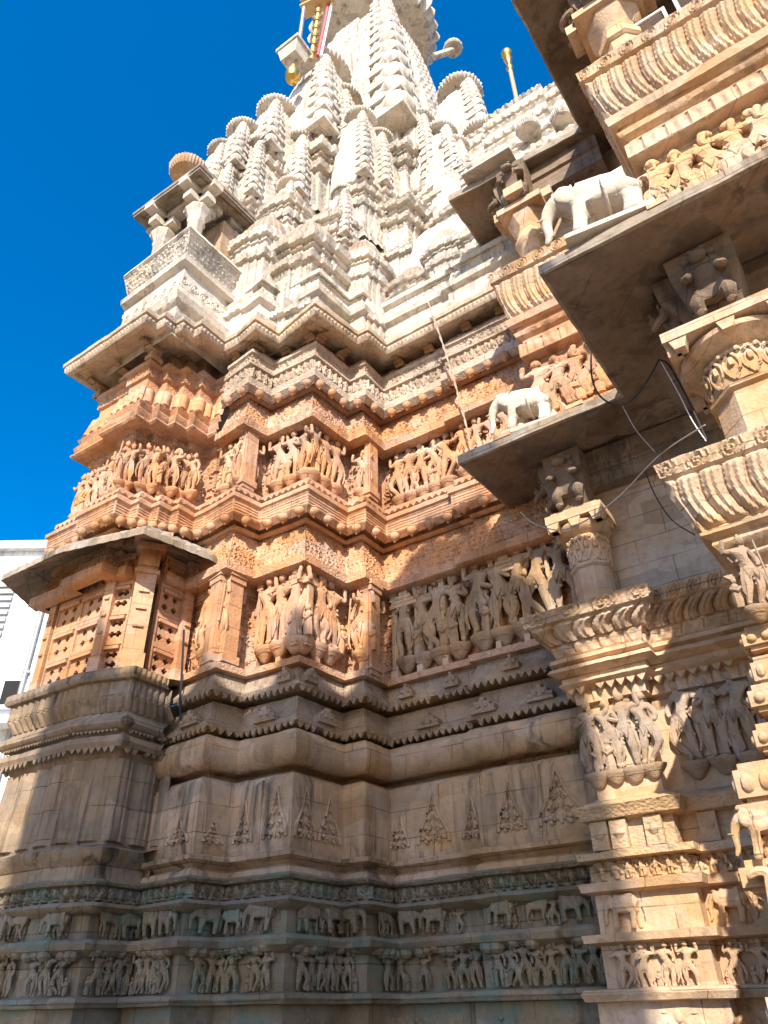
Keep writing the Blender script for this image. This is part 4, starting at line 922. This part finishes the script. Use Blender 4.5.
# ---- lower eave slabs, stepping forward
E3, EJ, E2 = (.87,6.92), (2.47,5.80), (1.38,4.25)
EL = [(1.98,8.40), E3, EJ, E2, ab(E2, 3.0)]
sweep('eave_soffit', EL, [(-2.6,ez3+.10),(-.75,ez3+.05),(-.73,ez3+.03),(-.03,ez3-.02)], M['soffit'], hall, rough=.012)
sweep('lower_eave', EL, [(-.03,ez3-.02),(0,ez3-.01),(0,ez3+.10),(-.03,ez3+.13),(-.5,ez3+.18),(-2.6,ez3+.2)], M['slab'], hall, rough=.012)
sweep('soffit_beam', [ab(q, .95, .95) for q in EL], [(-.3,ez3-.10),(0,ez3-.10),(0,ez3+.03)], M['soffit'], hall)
for i, t in ((1,.3),(1,.75),(3,.35),(3,.75),(2,.5)):       # broken lumps on the rim
    m = MB(); p, r = along(EL, i, t, -.05); m.box((p[0],p[1],ez3+.12), (random.uniform(.1,.35),.12,.05), r)
    m.build('rim_repair', M['tan'], hall)
# ---- upper storey parapets
FC, UC = (1.74,6.78), (2.42,4.14)
zU = [ez3+.12, 7.40, 7.46, 8.48, 8.70, 9.15, 10.02]
def upper(C, ln, mat, matc, side=1.3):
    P = [ab(C,0,side), np.array(C), ab(C, ln)]
    sweep('upper_base', P, [(.02,zU[0]),(.02,zU[0]+.10),(-.02,zU[0]+.12),(-.02,zU[1]-.06),(.0,zU[1]-.05,'scroll'),(.0,zU[1]),(-.06,zU[2]),(-.16,zU[2]+.02),(-.16,zU[3]-.02),(-.02,zU[3]),(-.01,zU[3]+.01,'block'),(-.01,zU[4]),(-.06,zU[4]+.02),(-.06,zU[4]+.10),(.0,zU[4]+.14),(.02,zU[4]+.20),(-.02,zU[4]+.22),(-.02,zU[4]+.28),(.06,zU[4]+.32),(.08,zU[5]-.02),(.0,zU[5])], mat, hall)
    sweep('upper_balustrade', P, [(.0,zU[5]),(.02,zU[5]+.01,'sleaf'),(.14,zU[6]-.18),(.17,zU[6]-.17,'scroll'),(.19,zU[6]),(.16,zU[6]+.02),(-.4,zU[6]+.03)], matc, hall)
    return P
PU1 = upper(FC, 1.5, M['orange'], M['tan'], 1.0); PU2 = upper(UC, 2.4, M['tan'], M['tan'], 1.6)
figs(PU1, [1], -.13, zU[2]+.06, .92, .22, HUMN, M['orange'], hall, 'panel_figure', wide=1.3)
figs(PU2, [1], -.13, zU[2]+.06, .92, .24, HUMN, M['tan'], hall, 'panel_figure', wide=1.3)
ez1 = 12.3
# upper columns, walls and brackets
for p, w in ((ab(FC,.35,.30),.20),(ab(UC,.30,.30),.22)):
    m = MB(); m.lathe((0,0,0), [(w,0),(w,.7),(w*1.2,.75),(w*1.2,.85),(w,.9),(w,1.1),(w*1.5,1.25),(w*1.5,1.32)], 8, a0=R(22)); m.box((0,0,1.38), (w*3.4,w*3.4,.12))
    m.box((0,0,1.58), (w*4.6,w*1.5,.18)); m.box((0,0,1.58), (w*1.5,w*4.6,.18))
    put(m, 'upper_column', M['tan'], hall, (p[0],p[1],zU[6]), RA)
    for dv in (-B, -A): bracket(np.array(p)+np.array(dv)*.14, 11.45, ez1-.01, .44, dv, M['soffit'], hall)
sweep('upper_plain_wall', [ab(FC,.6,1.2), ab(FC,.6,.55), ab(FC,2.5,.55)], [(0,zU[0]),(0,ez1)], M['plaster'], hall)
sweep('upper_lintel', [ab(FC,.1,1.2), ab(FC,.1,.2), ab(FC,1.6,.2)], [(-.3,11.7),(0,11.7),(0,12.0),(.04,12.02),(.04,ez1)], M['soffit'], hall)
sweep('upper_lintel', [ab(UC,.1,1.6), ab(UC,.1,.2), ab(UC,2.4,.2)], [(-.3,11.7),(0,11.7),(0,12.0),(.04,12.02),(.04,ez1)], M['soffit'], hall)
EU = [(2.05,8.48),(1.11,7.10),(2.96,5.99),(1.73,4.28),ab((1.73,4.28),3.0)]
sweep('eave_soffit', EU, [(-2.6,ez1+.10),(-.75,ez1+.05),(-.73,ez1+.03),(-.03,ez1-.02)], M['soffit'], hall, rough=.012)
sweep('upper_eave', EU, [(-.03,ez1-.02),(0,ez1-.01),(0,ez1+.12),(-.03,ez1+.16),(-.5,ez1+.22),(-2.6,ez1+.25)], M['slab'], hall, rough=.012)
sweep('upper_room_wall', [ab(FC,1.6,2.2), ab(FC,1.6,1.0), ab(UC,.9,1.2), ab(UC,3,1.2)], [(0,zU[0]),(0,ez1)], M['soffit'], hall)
# windows with wire mesh above the near balustrade
def meshwin(a0, a1, z0, z1):
    p0, p1 = ab(UC,a0,.22), ab(UC,a1,.22); Ln = a1-a0; fr = MB(); t = .035
    fr.box((0,0,t/2), (Ln,.05,t)); fr.box((0,0,z1-z0-t/2), (Ln,.05,t)); fr.box((-Ln/2+t/2,0,(z1-z0)/2), (t,.052,z1-z0-2*t)); fr.box((Ln/2-t/2,0,(z1-z0)/2), (t,.052,z1-z0-2*t))
    c = (p0+p1)/2; w = put(fr, 'window', M['pink'], hall, (c[0],c[1],z0), RA)
    g = MB(); k = -Ln/2
    H = z1-z0; s = .045
    for q in np.arange(-Ln/2-H, Ln/2, s):
        for d in (1,-1):
            x0, x1 = (q, q+H); a, b = max(x0, -Ln/2+.02), min(x1, Ln/2-.02)
            if b-a < .02: continue
            za, zb_ = (a-x0), (b-x0)
            if d < 0: za, zb_ = H-za, H-zb_
            g.tube([(a,0,za),(b,0,zb_)], .006, 4)
    put(g, 'wire_mesh', M['mesh'], w, (c[0],c[1],z0), RA)
meshwin(.46,.84,zU[6]+.02,zU[6]+.95); meshwin(.94,2.2,zU[6]+.02,zU[6]+1.3)
# stepped roof of the hall seen between the spire and the upper eave
RC = np.array((4.3, 10.6)); pr = []; z_ = 12.4; h_ = 3.1
while z_ < 18.2:
    pr += [(z_,h_),(z_+.06,h_+.03),(z_+.24,h_+.03),(z_+.25,h_-.10),(z_+.36,h_-.12),(z_+.50,h_-.02),(z_+.62,h_-.10),(z_+.64,h_-.22),(z_+.80,h_-.22)]; z_ += .82; h_ -= .13
spire_body('stepped_roof', RC, pr, M['cream'], hall, fine=.05, dsz=.05)
for k, (px_, py_) in enumerate(((562,118),(528,128))):
    q = aty(px_, py_, 8.15); amalaka('roof_bell', q[:2], q[2], .26, M['cream'], hall, .6)

# ================================================================== STATUES ON THE EAVES
def elephant_body():
    e = quadruped('elephant', 2); V = np.array([v.co[:] for v in e.vertices]); x, z = V[:,0].copy(), V[:,2].copy()
    k = sst(x, -.05, .5); up = sst(z, .15, .6)
    V[:,2] = z*(1-.30*k*up) + .09*sst(-x, .22, .45)*sst(z, .1, .5)        # sloping back, lifted head
    V[:,0] = x + .10*sst(-z, -.75, -.1)*sst(x, .0, .3) - .05*sst(-x, .3, .5)
    V[:,1] *= .88
    for i, v in enumerate(e.vertices): v.co = V[i]
    return e
def elephant_statue(px, py, L, label):
    p = atz(px, py, ez3+.15); p[:2] = ab(p, 0, .16)
    root = thing('elephant_statue', label, 'elephant statue', tuple(p), 'elephant statues on the eaves')
    root.rotation_euler = (0, 0, RA+.12)
    e = elephant_body(); e.materials.append(M['white']); o = bpy.data.objects.new('body', e); COL.objects.link(o); o.parent = root; o.scale = (L,L,L); o.location = (0,0,.04)
    m = MB(); m.lathe((.0,0,.62*L+.05), [(.262*L,-.02),(.268*L,0),(.262*L,.02)], 20, (.1,1)); 
    m = MB(); m.box((0,0,.02), (.92*L,.40*L,.05)); m.box((0,0,.055), (.84*L,.36*L,.02))
    b = m.build('pedestal', M['white']); b.parent = root; b.location = (0,0,0)
    h = MB()
    for k in np.linspace(0, 2*math.pi, 26)[:-1]: h.box((.06*L, .245*L*math.cos(k), .61*L+.05+.255*L*math.sin(k)), (.05*L,.05*L,.02))
    h = MB(); h.tube([(.04*L, .232*L*math.cos(k), .57*L+.04+.255*L*math.sin(k)) for k in np.linspace(0, 2*math.pi, 25)], .016*L, 6)
    h.tube([(-.28*L, .175*L*math.cos(k), .72*L+.04+.19*L*math.sin(k)) for k in np.linspace(0, 2*math.pi, 25)], .016*L, 6)
    s = h.build('harness', M['white']); s.parent = root; s.location = (0,0,0)
elephant_statue(526, 426, .70, 'white stone elephant on the lower eave nearer the tower, below the orange figure panel')
elephant_statue(606, 222, .82, 'white stone elephant on the lower eave beside the pale figure frieze')
p = atz(490, 170, ez1+.2)
J = [(0,0,.30),(.22,0,.28),(-.22,0,.33),(-.36,0,.46),(-.50,0,.44)]; r = [.17,.17,.17,.14,.09]; Ee = [(0,1),(0,2),(2,3),(3,4)]
for x, s, ro in ((.28,.14,1),(.28,-.14,1)):
    b = len(J); J += [(x,s,.16),(x-.16,s,.06),(x-.30,s,.05)]; r += [.10,.06,.05]; Ee += [(ro,b),(b,b+1),(b+1,b+2)]
for s in (.1,-.1):
    b = len(J); J += [(-.26,s,.16),(-.36,s,.05),(-.50,s,.05)]; r += [.08,.06,.05]; Ee += [(2,b),(b,b+1),(b+1,b+2)]
V, Fs = skinned(J, Ee, r, 2); m = MB(); m.add(V, Fs)
for s in (-1,1): m.ball((-.36,s*.09,.58), (.04,.03,.05), 8, 5); m.ball((-.52,s*.05,.48), .02, 6, 4)
m.tube([(.36,0,.3),(.5,.05,.34),(.46,.1,.5)], .03, 6); m.box((0,0,.0), (1.1,.5,.06))
o = m.build('lion_statue', M['cream']); tag(o, 'small crouching stone lion on the topmost eave beside the spire', 'lion statue'); o.location = tuple(p); o.rotation_euler = (0,0,RA); o.scale = (.75,.75,.75)

# ================================================================== METALWORK, CABLES
pb = aty(296, 62, 9.6)
fl = thing('flag_mast', 'gilded flag mast with brass pots and a red striped pole on the spire shoulder', 'flag mast', tuple(pb))
def P(x, y, Y): return tuple(aty(x, y, Y))
def tubep(pts, r, name, mat, parent=None, n=7): return MB().tube(pts, r, n).build(name, mat, parent)
tubep([P(296,64,9.6), P(299,44,9.65), P(304,8,9.7)], .055, 'pole', M['metal'], fl)
tubep([P(311,60,9.8), P(316,30,9.8), P(321,-8,9.8)], .06, 'pole', M['brassw'], fl)
tubep([P(318,56,9.75), P(325,22,9.75), P(331,-8,9.75)], .05, 'pole', M['red'], fl)
tubep([P(321,56,9.72), P(328,22,9.72), P(334,-8,9.72)], .04, 'pole', M['pink'], fl)
q = P(294,52,9.6); m = MB(); m.box((q[0],q[1],q[2]), (.75,.6,.12), RA); m.box((q[0],q[1],q[2]-.3), (.5,.4,.45), RA, 1.3); m.build('stone_bracket', M['cream'], fl)
q = P(318,6,9.75); m = MB(); m.box((q[0],q[1],q[2]+.1), (1.0,.4,.08), RA+.2); m.box((q[0]-.1,q[1],q[2]+.4), (.8,.35,.07), RA+.2); m.build('platform', M['brassw'], fl)
for k, y in enumerate((52,44,36,28,20,12)):
    q = P(313+ (52-y)*.13, y, 9.78); MB().lathe((q[0],q[1],q[2]), [(.07,-.08),(.11,0),(.07,.08)], 10).build('ring', M['brass'], fl)
q = P(293,72,9.5); MB().lathe((q[0],q[1],q[2]-.1), [(.05,-.35),(.17,-.25),(.20,-.05),(.10,.10),(.13,.18),(.05,.30),(.08,.36),(.02,.5)], 14).build('pot', M['brass'], fl)
b0 = P(515,92,9.0); z1 = P(515,50,9.0)[2]-b0[2]
fin = thing('roof_finial', 'slim gilded finial pole rising from the hall roof against the sky', 'finial', b0)
MB().tube([(b0[0],b0[1],b0[2]-.5),(b0[0],b0[1],b0[2]+z1*.75)], .05, 8).build('pole', M['brassw'], fin)
MB().lathe(b0, [(.05,z1*.5),(.09,z1*.55),(.05,z1*.62),(.08,z1*.70),(.11,z1*.78),(.07,z1*.84),(.13,z1*.88),(.13,z1*.93),(.05,z1)], 12).build('pot', M['brass'], fin)
q = P(453,48,12.6); o = amalaka('roof_knob', q[:2], q[2], .34, M['cream'], tower)
MB().tube([(q[0]-.7,q[1],q[2]-.6),(q[0],q[1],q[2]-.15)], .12, 8).build('knob_arm', M['cream'], tower)
# hanging rope (two twisted strands) below the great eave
pts = [P(428+ (472-428)*t + 3*math.sin(t*3), 302+(452-302)*t, 7.75+.05*t) for t in np.linspace(0, 1, 40)]
m = MB(); 
for ph in (0, math.pi): m.tube([(p[0]+.009*math.cos(k*1.3+ph), p[1]+.009*math.sin(k*1.3+ph), p[2]) for k, p in enumerate(pts)], .009, 5)
tag(m.build('rope', M['rope']), 'pale twisted rope hanging from the great eave across the statue walls', 'rope')
for (x0,y0,x1,y1,Y) in ((564,150,590,238,6.4),(580,150,586,250,6.5)):
    o = tubep([P(x0,y0,Y), P((x0+x1)/2+1,(y0+y1)/2,Y), P(x1,y1,Y)], .006, 'string', M['string'], None, 5)
    tag(o, 'thin grey string hanging from the topmost eave, %s elephant' % ('in front of the upper' if x0 == 564 else 'the farther one, behind the upper'), 'string')
def cable(pix, r, label, mat, name='cable', cat='cable'):
    pts = [Vector(P(*q)) for q in pix]; out = []
    for k in range(len(pts)-1):
        a, b, c, d = pts[max(k-1,0)], pts[k], pts[k+1], pts[min(k+2, len(pts)-1)]
        for t in np.linspace(0, 1, 7)[:-1]: out.append(.5*((2*b)+(c-a)*t+(2*a-5*b+4*c-d)*t*t+(3*b-a-3*c+d)*t**3))
    out.append(pts[-1]); return tag(tubep([v[:] for v in out], r, name, mat, None, 6), label, cat)
cable([(591,352,5.3),(592,378,5.3),(600,396,5.3),(616,405,5.3),(632,400,5.2),(648,380,5.1),(659,360,5.0)], .009, 'black cable sagging in a loop under the lower eave', M['wire'])
cable([(659,360,5.0),(668,364,4.9),(680,385,4.7),(694,412,4.6),(707,440,4.5)], .009, 'black cable running down from the eave to the parapet beside the near column', M['wire'])
cable([(661,362,4.98),(678,392,4.75),(692,420,4.62),(706,441,4.48)], .005, 'pale conduit beside the black cable, dropping to the near parapet', M['pink'])
cable([(520,512,6.3),(535,524,6.3),(562,530,6.2),(590,518,6.0),(620,496,5.6),(660,455,5.0),(705,425,4.4)], .006, 'thin pale wire sagging from the lower eave corner to the near parapet', M['string'])
cable([(622,405,5.3),(636,430,5.3),(655,452,5.3)], .005, 'thin wire slanting across the shaded plain wall', M['string'])
cable([(645,470,5.8),(655,495,5.8),(672,520,5.8),(695,535,5.6)], .006, 'dark wire drooping over the lower part of the plain wall', M['wire'])
cable([(184,630,8.45),(182,670,8.42),(180,705,8.34),(183,730,8.30),(194,744,8.25),(210,750,8.2),(224,753,8.2)], .014, 'black cable hugging the corner between balcony and tower wall', M['wire'])

# ================================================================== WHITE HOUSE BEHIND
hp = aty(45, 700, 26.0)
house = thing('white_house', 'whitewashed house wall with a small dark window, behind the balcony at the left', 'house', (hp[0]-4, 28, 0))
zt_ = aty(10, 546, 26)[2]
m = MB(); m.box((hp[0]-3.2, 29, zt_/2), (10, 6, zt_)); m.build('wall', M['limewash'], house)
q = aty(11, 692, 25.9); fr = MB(); fr.box((q[0],26.0,q[2]), (.85,.10,1.05)); w = fr.build('window', M['limewash'], house)
MB().box((q[0],25.95,q[2]), (.66,.10,.86)).build('pane', M['dark'], w)
m = MB(); q = aty(2, 612, 25.9)
for k in range(9): m.box((q[0]-.3,25.95,q[2]-1.2+k*.3), (1.0,.12,.18))
m.build('louvre', M['metal'], house)
q = aty(8, 722, 25.5); MB().box((q[0],25.6,q[2]), (6,.9,.25)).build('ledge', M['limewash'], house)
q = aty(10, 550, 26); MB().box((hp[0]-3.2,25.9,zt_-.1), (10.3,.4,.35)).build('parapet', M['limewash'], house)
q = aty(30, 650, 25.8); MB().tube([(q[0],25.9,0.2),(q[0],25.9,zt_-.4)], .09, 8).build('drainpipe', M['metal'], house)
for k in range(4): MB().box((q[0],25.93,3+k*3.1), (.28,.12,.10)).build('pipe_clip', M['metal'], house)
q = aty(11, 692, 25.9); MB().box((q[0],25.85,q[2]-.58), (1.05,.22,.10)).build('sill', M['limewash'], w)
# ================================================================== GROUND
g = mesh_py('ground', [(-300,-300,0),(300,-300,0),(300,300,0),(-300,300,0)], [(0,1,2,3)]); o = link('ground', g, M['ground']); o['kind'] = 'structure'; o['label'] = 'stone paved temple court'
# ================================================================== SHRINE ACROSS THE COURT (behind the viewer): its tall roofline shades the foot of the tower
SUN_H, SUN_E = R(187), R(37)
def shade_w(x, y, z, Yc=-4.0): return (x - (y-Yc)*math.tan(SUN_H-math.pi), z + (y-Yc)/abs(math.cos(SUN_H))*math.tan(SUN_E))
def shade_pt(x, y, Y, Yc=-4.0):
    p = aty(x, y, Y); return shade_w(p[0], p[1], p[2])
bpts = [(47,735,8.6),(49,690,8.5),(72,684,8.4),(86,650,8.3),(98,598,8.25),(108,640,8.2),(126,688,8.15),(186,696,8.4),(197,672,8.35),(204,636,8.35),(212,672,8.3),(222,692,8.3),(268,694,8.2),(280,650,8.1),(292,606,8.05),(312,640,8.1),(326,676,8.3),(344,694,8.5),(356,690,8.6),(366,668,8.7),(376,640,8.8),(392,600,8.9),(410,566,8.8),(430,540,8.65)]
sp_ = [shade_pt(*q) for q in bpts]+[shade_w(x, y, z) for x, y, z in ((.85,8.2,6.95),(1.30,8.1,7.0),(1.42,8.05,5.9),(1.74,7.9,5.6),(1.76,7.9,3.9),(1.79,7.8,2.4))]
shr = thing('facing_shrine', 'tall stone shrine with small spires across the court behind the viewer', 'shrine', (-1, -5, 0))
m = MB(); m.prism([(sp_[0][0],-4,0)]+[(x,-4,z) for x, z in sp_]+[(sp_[-1][0],-4,0)], (0,-2.5,0)); m.build('wall', M['tan'], shr)

# ================================================================== LIGHT, SKY, CAMERA
sd = Vector((math.sin(SUN_H)*math.cos(SUN_E), math.cos(SUN_H)*math.cos(SUN_E), math.sin(SUN_E)))
l = bpy.data.lights.new('sun', 'SUN'); l.energy = 4.4; l.angle = R(.55); l.color = (1.0, .92, .80)
so = bpy.data.objects.new('sun', l); COL.objects.link(so); so.rotation_euler = sd.to_track_quat('Z', 'Y').to_euler()
w = bpy.data.worlds.new('World'); S.world = w; w.use_nodes = True; nt = w.node_tree
sky = nt.nodes.new('ShaderNodeTexSky'); sky.sky_type = 'NISHITA'; sky.sun_disc = False; sky.sun_elevation = SUN_E; sky.sun_rotation = SUN_H
sky.ozone_density = 4.0; sky.dust_density = 2.5; sky.air_density = 1.0; sky.altitude = 500
hs = nt.nodes.new('ShaderNodeHueSaturation'); hs.inputs['Saturation'].default_value = 1.5; nt.links.new(sky.outputs[0], hs.inputs['Color'])
nt.links.new(hs.outputs[0], nt.nodes['Background'].inputs[0]); nt.nodes['Background'].inputs[1].default_value = .15
cam = bpy.data.cameras.new('camera'); co = bpy.data.objects.new('camera', cam); COL.objects.link(co); S.camera = co
cam.sensor_fit = 'HORIZONTAL'; cam.sensor_width = 36; cam.lens = F/768*36; cam.clip_end = 2000; cam.clip_start = .05
right = Vector((CR, -SR*SP*-1*-1, 0)); u0 = Vector((0,-SP,CP)); fw = Vector((0,CP,SP)); rx = Vector((1,0,0))
right = rx*CR + u0*SR; up = -rx*SR + u0*CR
co.matrix_world = Matrix(((right.x,up.x,-fw.x,0),(right.y,up.y,-fw.y,0),(right.z,up.z,-fw.z,EYE),(0,0,0,1)))
S.view_settings.view_transform = 'Standard'; S.view_settings.look = 'None'; S.view_settings.exposure = .95; S.view_settings.gamma = 1
S.render.resolution_x, S.render.resolution_y = 768, 1024
